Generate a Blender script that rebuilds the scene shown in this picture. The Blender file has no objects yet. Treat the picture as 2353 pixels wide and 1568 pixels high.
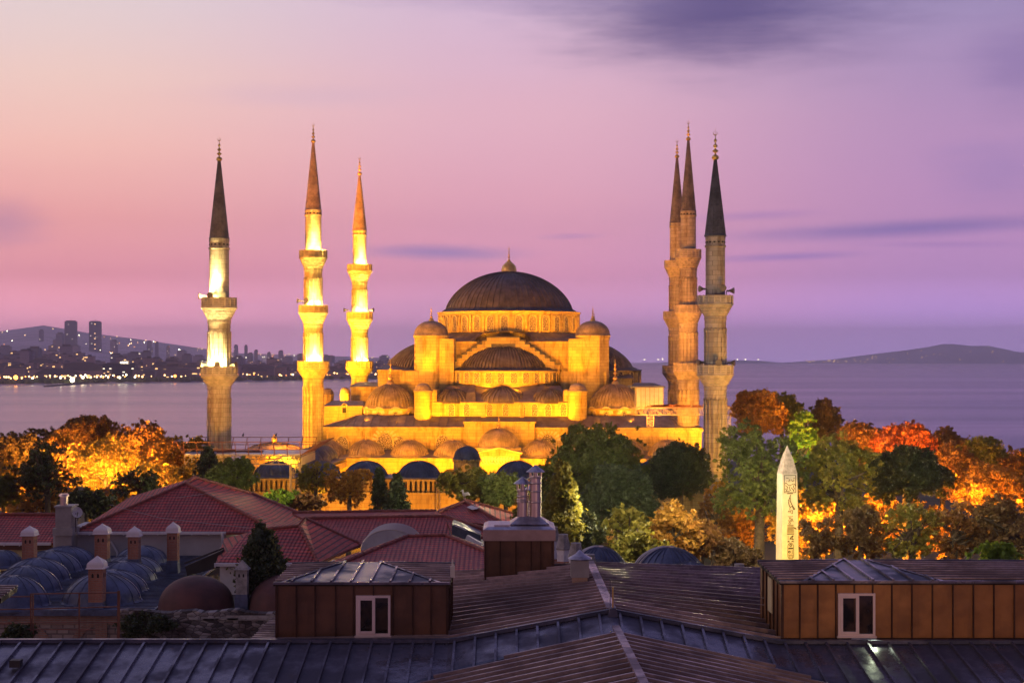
import bpy, math, random
import numpy as np
from mathutils import Vector, Matrix
random.seed(7)
PI = math.pi
SC = bpy.context.scene
COL = SC.collection
# ---------------------------------------------------------------- camera
F, CX, HY, CZ = 3557.0, 1176.0, 826.0, 22.0      # focal length and horizon measured on a 2352 px wide view
cd = bpy.data.cameras.new("camera"); cam = bpy.data.objects.new("camera", cd); COL.objects.link(cam)
cam.location = (0, 0, CZ); cam.rotation_euler = (PI/2, 0, 0)
cd.sensor_width = 36; cd.lens = F/2352*36; cd.shift_y = (HY-784)/2352
cd.clip_start = 0.5; cd.clip_end = 60000
SC.camera = cam
SC.view_settings.view_transform = 'Standard'; SC.view_settings.look = 'None'
SC.view_settings.gamma = 1.0; SC.view_settings.exposure = 0.1
SC.cycles.max_bounces = 6; SC.cycles.transparent_max_bounces = 8
SC.cycles.sample_clamp_indirect = 3.0
SC.cycles.volume_bounces = 3

def srgb(r, g, b):
    def f(c):
        c /= 255.0
        return c/12.92 if c <= .04045 else ((c+.055)/1.055)**2.4
    return (f(r), f(g), f(b), 1)

class NT:
    def __init__(s, nt): s.nt = nt; s.n = nt.nodes; s.l = nt.links
    def node(s, t, **k):
        n = s.n.new(t)
        for a, v in k.items(): setattr(n, a, v)
        return n
    def set(s, n, i, v):
        if hasattr(v, 'is_output'): s.l.new(v, n.inputs[i])
        else: n.inputs[i].default_value = v
    def m(s, op, a, b=None, c=None, clamp=False):
        n = s.node('ShaderNodeMath', operation=op); n.use_clamp = clamp
        s.set(n, 0, a)
        if b is not None: s.set(n, 1, b)
        if c is not None: s.set(n, 2, c)
        return n.outputs[0]
    def mix(s, f, a, b, mode='MIX'):
        n = s.node('ShaderNodeMix', data_type='RGBA', blend_type=mode)
        s.set(n, 0, f); s.set(n, 6, a); s.set(n, 7, b)
        return n.outputs[2]
    def ramp(s, f, stops, interp='LINEAR'):
        n = s.node('ShaderNodeValToRGB'); n.color_ramp.interpolation = interp
        e = n.color_ramp.elements
        e[0].position, e[0].color = stops[0][0], stops[0][1]
        e[1].position, e[1].color = stops[-1][0], stops[-1][1]
        for p, c in stops[1:-1]:
            k = e.new(p); k.color = c
        s.set(n, 0, f)
        return n.outputs[0]
    def mr(s, v, a, b, c=0., d=1., smooth=True):
        n = s.node('ShaderNodeMapRange'); n.interpolation_type = 'SMOOTHSTEP' if smooth else 'LINEAR'
        s.set(n, 0, v); s.set(n, 1, a); s.set(n, 2, b); s.set(n, 3, c); s.set(n, 4, d)
        return n.outputs[0]
    def comb(s, x, y, z):
        n = s.node('ShaderNodeCombineXYZ'); s.set(n, 0, x); s.set(n, 1, y); s.set(n, 2, z); return n.outputs[0]
    def noise(s, v, scale, detail=3, rough=.5, dist=0., out=0):
        n = s.node('ShaderNodeTexNoise'); s.set(n, 'Vector', v); s.set(n, 'Scale', scale); s.set(n, 'Detail', detail)
        s.set(n, 'Roughness', rough); s.set(n, 'Distortion', dist); return n.outputs[out]

# ---------------------------------------------------------------- sky
def make_world():
    w = bpy.data.worlds.new("World"); SC.world = w; w.use_nodes = True
    t = NT(w.node_tree); t.n.clear()
    tc = t.node('ShaderNodeTexCoord'); sp = t.node('ShaderNodeSeparateXYZ'); t.l.new(tc.outputs['Generated'], sp.inputs[0])
    x, y, z = sp.outputs
    D = 180/PI
    el = t.m('MULTIPLY', t.m('ARCSINE', z), D); az = t.m('MULTIPLY', t.m('ARCTAN2', x, y), D)
    # warp so nothing is ruler-straight
    vv = t.comb(t.m('MULTIPLY', az, .05), t.m('MULTIPLY', el, .22), 0)
    nz = t.m('SUBTRACT', t.noise(vv, 1.0, 4, .55), .5)
    elw = t.m('ADD', el, t.m('MULTIPLY', nz, 1.6))
    e01 = t.m('DIVIDE', elw, 40., clamp=True)
    def st(*a): return [(p/40., srgb(*c)) for p, c in a]
    L = t.ramp(e01, st((0,(212,144,166)),(1.2,(218,142,162)),(3.2,(218,140,150)),(5.2,(232,160,156)),(7.5,(238,184,172)),(10,(234,198,188)),(13,(222,204,206)),(22,(178,170,200)),(40,(146,144,188))))
    Cc = t.ramp(e01, st((0,(158,122,168)),(1.5,(184,128,164)),(3.2,(208,140,168)),(6,(218,158,176)),(9,(220,172,188)),(13,(208,180,206)),(22,(168,156,196)),(40,(132,130,182))))
    R = t.ramp(e01, st((0,(146,122,182)),(1.6,(160,124,186)),(3.2,(172,128,180)),(5.5,(180,135,180)),(8.5,(174,138,180)),(13,(152,138,180)),(22,(140,132,180)),(40,(118,116,168))))
    a1 = t.mr(az, -17., 1.); a2 = t.mr(az, 0., 17.)
    col = t.mix(a2, t.mix(a1, L, Cc), R)
    # cloud blobs, in degrees of azimuth and elevation
    n2 = t.m('SUBTRACT', t.noise(t.comb(t.m('MULTIPLY', az, .12), t.m('MULTIPLY', el, .5), 3.1), 1.0, 5, .6), .5)
    n3 = t.m('SUBTRACT', t.noise(t.comb(t.m('MULTIPLY', az, .35), t.m('MULTIPLY', el, 2.2), 9.), 1.0, 4, .6), .5)
    def blob(a0, e0, ra, re, k, c, amt, wob=.9):
        nonlocal col
        da = t.m('DIVIDE', t.m('SUBTRACT', az, a0), ra)
        de = t.m('DIVIDE', t.m('SUBTRACT', t.m('SUBTRACT', el, t.m('MULTIPLY', t.m('SUBTRACT', az, a0), k)), e0), re)
        d = t.m('SQRT', t.m('ADD', t.m('MULTIPLY', da, da), t.m('MULTIPLY', de, de)))
        d = t.m('ADD', d, t.m('MULTIPLY', t.m('ADD', n2, n3), wob))
        f = t.m('MULTIPLY', t.mr(d, 1.35, -.1), amt)
        col = t.mix(f, col, srgb(*c))
    blob(7.6, 13.4, 7.6, 3.2, -.03, (80,72,124), 1., .6)
    blob(7.0, 12.0, 4.4, 1.3, -.05, (82,72,122), .6, .6)
    blob(14.5, 13.8, 5.5, 1.4, .1, (122,108,160), .35)
    blob(0.5, 13.3, 7., .9, -.03, (150,132,172), .5)
    blob(18.2, 10.3, 2.2, 2.0, 0, (128,108,160), .6)
    blob(17.6, 6.5, 2.6, 1.4, 0, (134,116,172), .4)
    blob(-2.6, 3.95, 3.2, .32, -.02, (146,118,168), .95, .45)
    blob(2.2, 4.55, 1.3, .14, .02, (168,122,172), .5, .45)
    blob(14.5, 4.7, 7.2, .36, .035, (126,104,164), .95, .4)
    blob(10.2, 3.75, 3.0, .17, .03, (142,110,172), .8, .4)
    blob(9., 5.25, 2.6, .2, .03, (158,118,176), .55, .4)
    blob(15.5, 4.1, 3.5, .13, -.02, (150,112,172), .5, .4)
    blob(-18.2, 4.8, 1.6, 1.0, 0, (176,128,156), .6)
    blob(-7., 9.6, 5., .5, .02, (206,174,192), .4)
    blob(-5., 2.0, 9., .22, 0, (176,126,156), .35, .5)
    # below the horizon: dim ground haze colour
    below = t.mr(el, -1.5, -.1)
    col = t.mix(below, srgb(92, 72, 100), col)
    # the east glows, the sky behind the camera is already dusky
    back = t.mr(t.m('ABSOLUTE', az), 35., 110., 1., .42)
    col = t.mix(1., col, t.comb(back, back, back), 'MULTIPLY')
    # the air in front of the low sky dims it: the glow behind is that much brighter
    g = t.ramp(t.m('DIVIDE', el, 40., clamp=True), [(0,(4.2,)*3+(1,)),(1.2/40,(3.6,)*3+(1,)),(3/40.,(1.8,)*3+(1,)),(5/40.,(1.45,)*3+(1,)),(10/40.,(1.3,)*3+(1,)),(20/40.,(1.1,)*3+(1,)),(1,(1,)*3+(1,))])
    col = t.mix(1., col, g, 'MULTIPLY')
    bg = t.node('ShaderNodeBackground'); t.l.new(col, bg.inputs[0]); bg.inputs[1].default_value = .88
    o = t.node('ShaderNodeOutputWorld'); t.l.new(bg.outputs[0], o.inputs[0])
    w.cycles.sampling_method = 'MANUAL'; w.cycles.sample_map_resolution = 1024
make_world()
sd = bpy.data.lights.new("sun", 'SUN'); sd.energy = .25; sd.angle = math.radians(25); sd.color = (1, .62, .6)
so = bpy.data.objects.new("sun", sd); COL.objects.link(so); so.rotation_euler = (math.radians(72), 0, math.radians(-70))

# floodlight levels, all in one place
SOD = (1.0, .33, .003); WARM = (1.0, .70, .18); ORG = (1.0, .30, .012)
def lamp(kind, loc, energy, color, target=None, size=.3, angle=90, blend=.8, name='floodlight_beam'):
    d = bpy.data.lights.new(name, kind); d.energy = energy; d.color = color
    d.shadow_soft_size = size
    if kind == 'SPOT': d.spot_size = math.radians(angle); d.spot_blend = blend
    o = bpy.data.objects.new(name, d); COL.objects.link(o); o.location = loc
    if target is not None:
        o.rotation_euler = (Vector(target)-Vector(loc)).to_track_quat('-Z', 'Y').to_euler()
    return o

# ---------------------------------------------------------------- helpers
def P(x, y, Y): return Vector(((x-CX)/F*Y, Y, CZ-(y-HY)/F*Y))
def PZ(x, y, z):
    Y = (CZ-z)*F/(y-HY); return Vector(((x-CX)/F*Y, Y, z))

class MB:
    def __init__(s): s.v = []; s.f = []; s.mi = []; s.sm = []; s.uv = []; s.cur = 0
    def face(s, pts, smooth=False, uv=None, mi=None):
        b = len(s.v); s.v += [tuple(p) for p in pts]
        s.f.append(tuple(range(b, b+len(pts)))); s.sm.append(smooth); s.mi.append(s.cur if mi is None else mi)
        s.uv.append(uv)
    def grid(s, rows, closed=False, smooth=True):
        b = len(s.v); n = len(rows[0])
        for r in rows: s.v += [tuple(p) for p in r]
        for i in range(len(rows)-1):
            for j in range(n if closed else n-1):
                k = (j+1) % n
                s.f.append((b+i*n+j, b+i*n+k, b+(i+1)*n+k, b+(i+1)*n+j)); s.sm.append(smooth); s.mi.append(s.cur); s.uv.append(None)
    def box(s, x0, x1, y0, y1, z0, z1, M=None):
        p = [Vector((x, y, z)) for z in (z0, z1) for y in (y0, y1) for x in (x0, x1)]
        if M is not None: p = [M @ q for q in p]
        s.hexa(p)
    def hexa(s, p):
        b = len(s.v); s.v += [tuple(q) for q in p]
        for f in ((0,2,3,1),(4,5,7,6),(0,1,5,4),(2,6,7,3),(0,4,6,2),(1,3,7,5)):
            s.f.append(tuple(b+i for i in f)); s.sm.append(False); s.mi.append(s.cur); s.uv.append(None)
    def bar(s, a, b, w, h=None, up=(0,0,1)):
        a, b = Vector(a), Vector(b); h = h or w
        d = (b-a).normalized(); u = Vector(up)
        if abs(d.dot(u)) > .98: u = Vector((0, 1, 0))
        r = d.cross(u).normalized(); u = r.cross(d).normalized()
        p = []
        for e in (a, b):
            for k in (-1, 1):
                for j in (-1, 1): p.append(e+r*(j*w/2)+u*(k*h/2))
        s.hexa(p)
    def tube(s, pts, rad, n=8, smooth=True, cap=True):
        pts = [Vector(p) for p in pts]
        if not isinstance(rad, (list, tuple)): rad = [rad]*len(pts)
        rows = []
        for i, p in enumerate(pts):
            d = (pts[min(i+1, len(pts)-1)]-pts[max(i-1, 0)]).normalized()
            u = Vector((0, 0, 1)) if abs(d.z) < .9 else Vector((1, 0, 0))
            r = d.cross(u).normalized(); u = r.cross(d)
            rows.append([p+(r*math.cos(2*PI*k/n)+u*math.sin(2*PI*k/n))*rad[i] for k in range(n)])
        s.grid(rows, True, smooth)
        if cap:
            s.face(rows[0]); s.face(rows[-1])
    def lathe(s, cx, cy, prof, n=32, a0=0., a1=2*PI, smooth=True, zig=0.):
        full = abs(a1-a0) >= 2*PI-1e-6
        m = n if full else n+1
        rows = []
        for r, z in prof:
            row = []
            for k in range(m):
                a = a0+(a1-a0)*k/n
                rr = r+(zig if k % 2 else 0)
                row.append((cx+rr*math.cos(a), cy+rr*math.sin(a), z))
            rows.append(row)
        s.grid(rows, full, smooth)
    def extr(s, poly, d, smooth_side=False):
        """poly: list of 3D points (planar), d: extrusion vector"""
        poly = [Vector(p) for p in poly]; d = Vector(d); q = [p+d for p in poly]
        s.face(poly); s.face(q[::-1])
        n = len(poly)
        for i in range(n): s.face([poly[i], poly[(i+1) % n], q[(i+1) % n], q[i]], smooth_side)
    def roof(s, pts, mi=None, thick=0):
        """planar polygon with metric uv: u along the eave, v up the slope"""
        pts = [Vector(p) for p in pts]
        n = Vector((0, 0, 0))
        for i in range(len(pts)): n += pts[i].cross(pts[(i+1) % len(pts)])
        n.normalize()
        if n.z < 0: n = -n
        e = Vector((0, 0, 1)).cross(n)
        e = e.normalized() if e.length > 1e-4 else Vector((1, 0, 0))
        d = n.cross(e)
        s.face(pts, False, [(p.dot(e), p.dot(d)) for p in pts], mi)
        if thick:
            q = [p-Vector((0, 0, thick)) for p in pts]
            for i in range(len(pts)): s.face([pts[i], pts[(i+1) % len(pts)], q[(i+1) % len(pts)], q[i]])
    def sphere(s, c, r, n=12, m=8, sz=1.):
        rows = []
        for i in range(m+1):
            t = -PI/2+PI*i/m
            rows.append([(c[0]+r*math.cos(t)*math.cos(2*PI*k/n), c[1]+r*math.cos(t)*math.sin(2*PI*k/n), c[2]+r*sz*math.sin(t)) for k in range(n)])
        s.grid(rows, True, True)
    def mesh(s, name, mats, off=(0,0,0)):
        me = bpy.data.meshes.new(name)
        ox, oy, oz = off
        me.from_pydata([(a-ox, b-oy, c-oz) for a, b, c in s.v], [], s.f)
        me.polygons.foreach_set('use_smooth', s.sm); me.polygons.foreach_set('material_index', s.mi)
        if any(u is not None for u in s.uv):
            ul = me.uv_layers.new(name='UVMap'); d = []
            for f, u in zip(s.f, s.uv):
                if u is None: d += [0.0]*(2*len(f))
                else:
                    for a, b in u: d += [a, b]
            ul.data.foreach_set('uv', d)
        for m in (mats if isinstance(mats, (list, tuple)) else [mats]): me.materials.append(m)
        me.validate(); me.update()
        return me

def tag(o, label=None, cat=None, group=None, kind=None):
    if label: o['label'] = label
    if cat: o['category'] = cat
    if group: o['group'] = group
    if kind: o['kind'] = kind
    return o
def thing(name, label, cat, loc=(0,0,0), rz=0, group=None):
    o = bpy.data.objects.new(name, None); COL.objects.link(o); o.location = loc; o.rotation_euler = (0, 0, rz)
    o.empty_display_size = .5
    return tag(o, label, cat, group)
def rootloc(o):
    while o.parent: o = o.parent
    return o.location
def part(name, mb, mats, parent, local=False, label=None):
    """parts are given in world coordinates unless local; a part's own origin is its thing's base"""
    off = (0,0,0) if (local or parent is None) else tuple(rootloc(parent))
    me = mb.mesh(name, mats, off)
    o = bpy.data.objects.new(name, me); COL.objects.link(o)
    if parent is not None: o.parent = parent
    if label: o['label'] = label
    return o
def solo(name, mb, mats, label, cat, group=None, loc=None):
    """a thing that is one mesh; origin at loc"""
    if loc is None:
        a = np.array(mb.v); loc = (float(a[:,0].mean()), float(a[:,1].mean()), float(a[:,2].min()))
    me = mb.mesh(name, mats, loc); o = bpy.data.objects.new(name, me); COL.objects.link(o); o.location = loc
    return tag(o, label, cat, group)
def struct(name, mb, mats):
    me = mb.mesh(name, mats); o = bpy.data.objects.new(name, me); COL.objects.link(o); o['kind'] = 'structure'; return o
def copy_tree(o, parent=None):
    c = o.copy(); COL.objects.link(c)
    if parent is not None: c.parent = parent
    for ch in list(o.children): copy_tree(ch, c)
    return c

# ---------------------------------------------------------------- materials
def mat(name):
    m = bpy.data.materials.new(name); m.use_nodes = True
    t = NT(m.node_tree); b = t.n['Principled BSDF']
    return m, t, b
def objco(t, uv=False):
    tc = t.node('ShaderNodeTexCoord'); return tc.outputs['UV' if uv else 'Object']
def bump(t, b, h, strength=.3, dist=.05):
    n = t.node('ShaderNodeBump'); n.inputs['Strength'].default_value = strength; n.inputs['Distance'].default_value = dist
    t.l.new(h, n.inputs['Height']); t.l.new(n.outputs[0], b.inputs['Normal'])
def simple(name, c, rough=.6, metal=0., var=.25, scale=1.5, spec=.5, bmp=0.):
    m, t, b = mat(name)
    v = objco(t); n = t.noise(v, scale, 5, .6)
    c4 = (c[0], c[1], c[2], 1)
    t.l.new(t.mix(t.mr(n, .3, .7), tuple(k*(1-var) for k in c4[:3])+(1,), tuple(min(1, k*(1+var)) for k in c4[:3])+(1,)), b.inputs['Base Color'])
    b.inputs['Roughness'].default_value = rough; b.inputs['Metallic'].default_value = metal
    b.inputs['Specular IOR Level'].default_value = spec
    if bmp: bump(t, b, t.noise(v, scale*6, 4), bmp)
    return m
def masonry(name, c1, c2, mortar, bw, bh, stain=.5, ms=.02, rough=.85, bmp=.3, scale=1.):
    """coursed ashlar or brick: the wall plane is taken as (x+y, z) of object space"""
    m, t, b = mat(name)
    v = objco(t); sp = t.node('ShaderNodeSeparateXYZ'); t.l.new(v, sp.inputs[0])
    h = t.m('ADD', sp.outputs[0], t.m('MULTIPLY', sp.outputs[1], .9))
    vec = t.comb(h, sp.outputs[2], 0)
    br = t.node('ShaderNodeTexBrick'); t.l.new(vec, br.inputs['Vector'])
    br.inputs['Color1'].default_value = (*c1, 1); br.inputs['Color2'].default_value = (*c2, 1); br.inputs['Mortar'].default_value = (*mortar, 1)
    br.inputs['Scale'].default_value = scale; br.inputs['Mortar Size'].default_value = ms; br.inputs['Brick Width'].default_value = bw; br.inputs['Row Height'].default_value = bh
    n = t.noise(t.comb(t.m('MULTIPLY', h, 1.6), t.m('MULTIPLY', sp.outputs[2], .3), sp.outputs[0]), .6, 6, .65)
    st = t.mr(n, .47, .68)
    dark = t.mix(1., br.outputs[0], (.5, .42, .36, 1), 'MULTIPLY')
    c = t.mix(t.m('MULTIPLY', st, stain), br.outputs[0], dark)
    n2 = t.noise(vec, 5., 4, .6)
    c = t.mix(t.m('MULTIPLY', t.mr(n2, .35, .7), .3), c, tuple(k*.6 for k in c1)+(1,))
    t.l.new(c, b.inputs['Base Color']); b.inputs['Roughness'].default_value = rough
    hh = t.m('ADD', t.m('MULTIPLY', br.outputs['Fac'], -1.), t.m('MULTIPLY', n2, .6))
    bump(t, b, hh, bmp, .04)
    return m
def lead(name, c, rough=.42, metal=.55, seams=0):
    m, t, b = mat(name)
    v = objco(t); n = t.noise(v, .7, 6, .65); n2 = t.noise(v, 4., 4, .6)
    f = t.mr(t.m('ADD', t.m('MULTIPLY', n, .7), t.m('MULTIPLY', n2, .3)), .38, .62)
    lo = tuple(k*.62 for k in c)+(1,); hi = tuple(k*1.35 for k in c)+(1,)
    t.l.new(t.mix(f, lo, hi), b.inputs['Base Color'])
    t.l.new(t.mr(n2, .3, .7, rough-.1, rough+.15), b.inputs['Roughness']); b.inputs['Metallic'].default_value = metal
    bump(t, b, n2, .25, .04)
    return m
def emit(name, c, s):
    m, t, b = mat(name); t.n.remove(b)
    e = t.node('ShaderNodeEmission'); e.inputs[0].default_value = (*c, 1); e.inputs[1].default_value = s
    t.l.new(e.outputs[0], t.n['Material Output'].inputs[0]); return m
M = {}
M['stone'] = masonry('sodium_tinted_stone', (.54,.42,.15), (.41,.31,.11), (.22,.15,.07), 1.3, .55, 1.)  # sodium floodlight glow is put into the stone colour
M['stone_sodium'] = masonry('sodium_tinted_minaret_stone', (.50,.41,.20), (.38,.30,.14), (.2,.15,.08), 1.0, .6, .9)  # floodlit copy of the minaret stone, yellow glow painted into its colour
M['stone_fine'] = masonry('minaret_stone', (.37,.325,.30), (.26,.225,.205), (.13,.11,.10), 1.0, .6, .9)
M['stone_plain'] = simple('sodium_tinted_carved_stone', (.48,.39,.18), .85, var=.25, scale=1.2, bmp=.3)  # carved stone tinted yellow for the sodium light; the corbel copy stays neutral
M['corbel'] = simple('grey_carved_stone', (.32,.28,.25), .85, var=.25, scale=1.2, bmp=.3)
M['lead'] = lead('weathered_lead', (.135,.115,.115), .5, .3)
M['lead_dome'] = lead('unlit_dome_lead', (.085,.072,.085), .5, .3)  # darker copy of the lead: the unlit look of the main dome in its colour
M['lead_warm'] = lead('lit_dome_lead', (.24,.19,.155), .55, .15)  # paler golden copy of the lead, floodlight put into its colour
M['lead_blue'] = lead('blue_lead', (.075,.095,.165), .5, .25)
M['lead_dark'] = lead('dark_lead', (.07,.068,.085), .45, .35)
M['gold'] = simple('gilded_copper', (.75,.5,.16), .3, .9, .15)
M['hole'] = simple('dark_opening', (.015,.013,.012), .8, var=.1)
M['white'] = simple('white_plaster', (.62,.60,.62), .7, var=.08, scale=.8)
M['render_wall'] = simple('pale_render', (.42,.41,.44), .8, var=.12, scale=.5)
M['yellow_wall'] = simple('yellow_render', (.55,.47,.24), .8, var=.1)
M['steel'] = simple('painted_steel', (.22,.19,.19), .5, .4, .2)
M['rust'] = simple('rusty_steel', (.16,.06,.04), .6, .3, .3)
M['frame'] = simple('window_frame_paint', (.62,.5,.48), .45, var=.05)
M['grey_paint'] = simple('grey_panel', (.28,.26,.25), .55, var=.12)
M['beige'] = simple('beige_plastic', (.55,.5,.42), .5, var=.06)
M['horn'] = simple('horn_metal', (.12,.10,.09), .5, .3)
M['trunk'] = simple('bark', (.07,.05,.035), .9, var=.4, scale=3, bmp=.4)
M['brickshaft'] = masonry('thin_brick', (.42,.17,.10), (.34,.13,.08), (.30,.2,.16), .34, .11, .5, .018, bmp=.4)
M['concrete'] = simple('old_stone_cap', (.30,.28,.27), .85, var=.35, scale=2.5, bmp=.4)
M['tar'] = simple('tar_sheet', (.02,.018,.02), .6, var=.3)
M['reddome'] = simple('oxide_dome', (.085,.028,.026), .7, var=.3, scale=.8)
M['plastic_roof'] = simple('grey_sheet', (.33,.33,.40), .35, .1, .12)
M['bird'] = simple('feathers', (.6,.58,.56), .8)
M['birddark'] = simple('dark_feathers', (.05,.04,.05), .8)
M['glass_dark'], t, b = mat('window_glass'); b.inputs['Base Color'].default_value = (.012,.010,.012,1); b.inputs['Roughness'].default_value = .06
t.l.new(t.mix(t.mr(t.noise(objco(t), 1.3, 3), .4, .65), (.008,.007,.008,1), (.05,.03,.02,1)), b.inputs['Base Color'])
def mk_grille():
    m, t, b = mat('honeycomb_grille'); v = objco(t, True)
    vo = t.node('ShaderNodeTexVoronoi'); vo.voronoi_dimensions = '2D'; t.l.new(v, vo.inputs['Vector']); vo.inputs['Scale'].default_value = 7.; vo.inputs['Randomness'].default_value = .7
    f = t.mr(vo.outputs['Distance'], .43, .52)
    t.l.new(t.mix(f, (.03,.022,.018,1), (.50,.44,.34,1)), b.inputs['Base Color']); b.inputs['Roughness'].default_value = .8
    return m
M['grille'] = mk_grille()
def mk_tiles():
    m, t, b = mat('clay_roof_tiles'); v = objco(t, True)
    sp = t.node('ShaderNodeSeparateXYZ'); t.l.new(v, sp.inputs[0])
    br = t.node('ShaderNodeTexBrick'); t.l.new(v, br.inputs['Vector']); br.offset = 0.0
    br.inputs['Scale'].default_value = 1; br.inputs['Brick Width'].default_value = .42; br.inputs['Row Height'].default_value = .44; br.inputs['Mortar Size'].default_value = .012
    br.inputs['Color1'].default_value = (.56,.056,.038,1); br.inputs['Color2'].default_value = (.40,.042,.030,1); br.inputs['Mortar'].default_value = (.20,.03,.024,1)
    n = t.noise(v, .55, 5, .65); c = t.mix(t.m('MULTIPLY', t.mr(n, .42, .62), .6), br.outputs[0], t.mix(1., br.outputs[0], (.55,.42,.42,1), 'MULTIPLY'))
    n2 = t.noise(t.comb(t.m('MULTIPLY', sp.outputs[0], 3.7), t.m('MULTIPLY', sp.outputs[1], 2.5), 0), 1.0, 0)
    c = t.mix(t.m('MULTIPLY', t.mr(n2, .62, .7), .5), c, (.40,.13,.09,1))
    # profile: each row overlaps the next, each pan is curved
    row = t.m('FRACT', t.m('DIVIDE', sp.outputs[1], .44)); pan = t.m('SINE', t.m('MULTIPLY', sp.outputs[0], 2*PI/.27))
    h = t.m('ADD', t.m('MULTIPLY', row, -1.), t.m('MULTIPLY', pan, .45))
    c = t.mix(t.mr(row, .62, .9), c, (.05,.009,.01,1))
    t.l.new(c, b.inputs['Base Color']); b.inputs['Roughness'].default_value = .65
    bump(t, b, h, 1., .07); return m
M['tiles'] = mk_tiles()
def mk_seam(name, c, c2, rough=.3, metal=.6, scale=.5, spots=True, wet=.5):
    m, t, b = mat(name); v = objco(t)
    n = t.noise(v, scale, 6, .62); n2 = t.noise(v, scale*9, 4, .6); n3 = t.noise(v, 22., 2, .5)
    col = t.mix(t.mr(n, .38, .62), (*c, 1), (*c2, 1))
    col = t.mix(t.m('MULTIPLY', t.mr(n2, .45, .7), .45), col, tuple(k*.5 for k in c)+(1,))
    if spots: col = t.mix(t.m('MULTIPLY', t.mr(n3, .73, .78), .55), col, (.35,.33,.34,1))
    t.l.new(col, b.inputs['Base Color']); b.inputs['Metallic'].default_value = metal
    t.l.new(t.mr(n, .4, .6, rough*(1-wet*.5), rough*(1+wet)), b.inputs['Roughness'])
    bump(t, b, t.noise(v, scale*2.5, 3, .5), .6, .05); b.inputs['Specular IOR Level'].default_value = .3; return m
M['zinc'] = mk_seam('zinc_sheet', (.15,.14,.19), (.075,.07,.10), .36, wet=.85)
M['zinc_blue'] = mk_seam('blue_zinc_sheet', (.085,.095,.15), (.05,.058,.095), .42)
M['copper_dark'] = mk_seam('aged_copper_sheet', (.030,.017,.012), (.012,.008,.008), .6, .0)
M['seam_light'] = mk_seam('highlight_seam_cap', (.36,.29,.32), (.21,.16,.18), .45, spots=False)  # pale lilac highlight along the ribs painted as the cap colour
M['seam_dark'] = mk_seam('dark_seam', (.055,.022,.014), (.035,.016,.012), .5, .2, spots=False)  # shadow of the raised battens painted in as a darker colour
def mk_clad(name, c, c2):
    m, t, b = mat(name); v = objco(t)
    n = t.noise(v, .8, 5, .6); sp = t.node('ShaderNodeSeparateXYZ'); t.l.new(v, sp.inputs[0])
    drip = t.noise(t.comb(t.m('MULTIPLY', sp.outputs[0], 9.), 0, t.m('MULTIPLY', sp.outputs[2], 1.3)), 1., 3, .6)
    streak = t.noise(t.comb(t.m('MULTIPLY', sp.outputs[0], 3.), sp.outputs[1], t.m('MULTIPLY', sp.outputs[2], .5)), 1., 4, .6)
    col = t.mix(t.mr(n, .35, .65), (*c, 1), (*c2, 1))
    col = t.mix(t.m('MULTIPLY', t.mr(streak, .5, .75), .5), col, tuple(k*.45 for k in c)+(1,))
    col = t.mix(t.m('MULTIPLY', t.mr(drip, .70, .76), .45), col, (.42,.36,.34,1))
    t.l.new(col, b.inputs['Base Color']); b.inputs['Roughness'].default_value = .45; b.inputs['Metallic'].default_value = .25
    bump(t, b, t.noise(v, 1.1, 2, .5), .5, .08); return m
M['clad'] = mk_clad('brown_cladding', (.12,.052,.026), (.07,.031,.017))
M['clad_warm'] = mk_clad('lamplit_cladding', (.27,.115,.032), (.17,.068,.020))  # warmer copy of the brown cladding, lamp glow put into its colour
M['clad_top'] = simple('pinkish_coping', (.34,.24,.22), .4, .3, .15)
def mk_inox():
    m, t, b = mat('stainless_flue'); b.inputs['Base Color'].default_value = (.60,.50,.44,1); b.inputs['Metallic'].default_value = 1.; b.inputs['Roughness'].default_value = .28
    return m
M['inox'] = mk_inox()
def mk_rubble():
    m, t, b = mat('rubble_stone'); v = objco(t); sp = t.node('ShaderNodeSeparateXYZ'); t.l.new(v, sp.inputs[0])
    vec = t.comb(sp.outputs[0], t.m('MULTIPLY', sp.outputs[2], 1.7), 0)
    vo = t.node('ShaderNodeTexVoronoi'); vo.voronoi_dimensions = '2D'; t.l.new(vec, vo.inputs['Vector']); vo.inputs['Scale'].default_value = 2.6
    ve = t.node('ShaderNodeTexVoronoi'); ve.voronoi_dimensions = '2D'; ve.feature = 'DISTANCE_TO_EDGE'; t.l.new(vec, ve.inputs['Vector']); ve.inputs['Scale'].default_value = 2.6
    hs = t.node('ShaderNodeSeparateColor'); t.l.new(vo.outputs['Color'], hs.inputs[0])
    col = t.ramp(hs.outputs[0], [(0,(.05,.045,.05,1)),(.5,(.16,.14,.14,1)),(1,(.36,.33,.32,1))])
    col = t.mix(t.mr(ve.outputs['Distance'], .0, .09), (.025,.022,.024,1), col)
    col = t.mix(t.mr(t.noise(v, .5, 4), .45, .6), col, t.mix(1., col, (.5,.42,.42,1), 'MULTIPLY'))
    t.l.new(col, b.inputs['Base Color']); b.inputs['Roughness'].default_value = .9
    bump(t, b, ve.outputs['Distance'], .8, .12); return m
M['rubble'] = mk_rubble()
M['brickwall'] = masonry('old_brick', (.34,.17,.11), (.26,.13,.09), (.25,.2,.17), .4, .13, .7, .03)
M['stonecourse'] = masonry('weathered_stone_infill', (.38,.31,.27), (.22,.16,.14), (.14,.11,.10), .7, .32, .7, .05)
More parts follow.
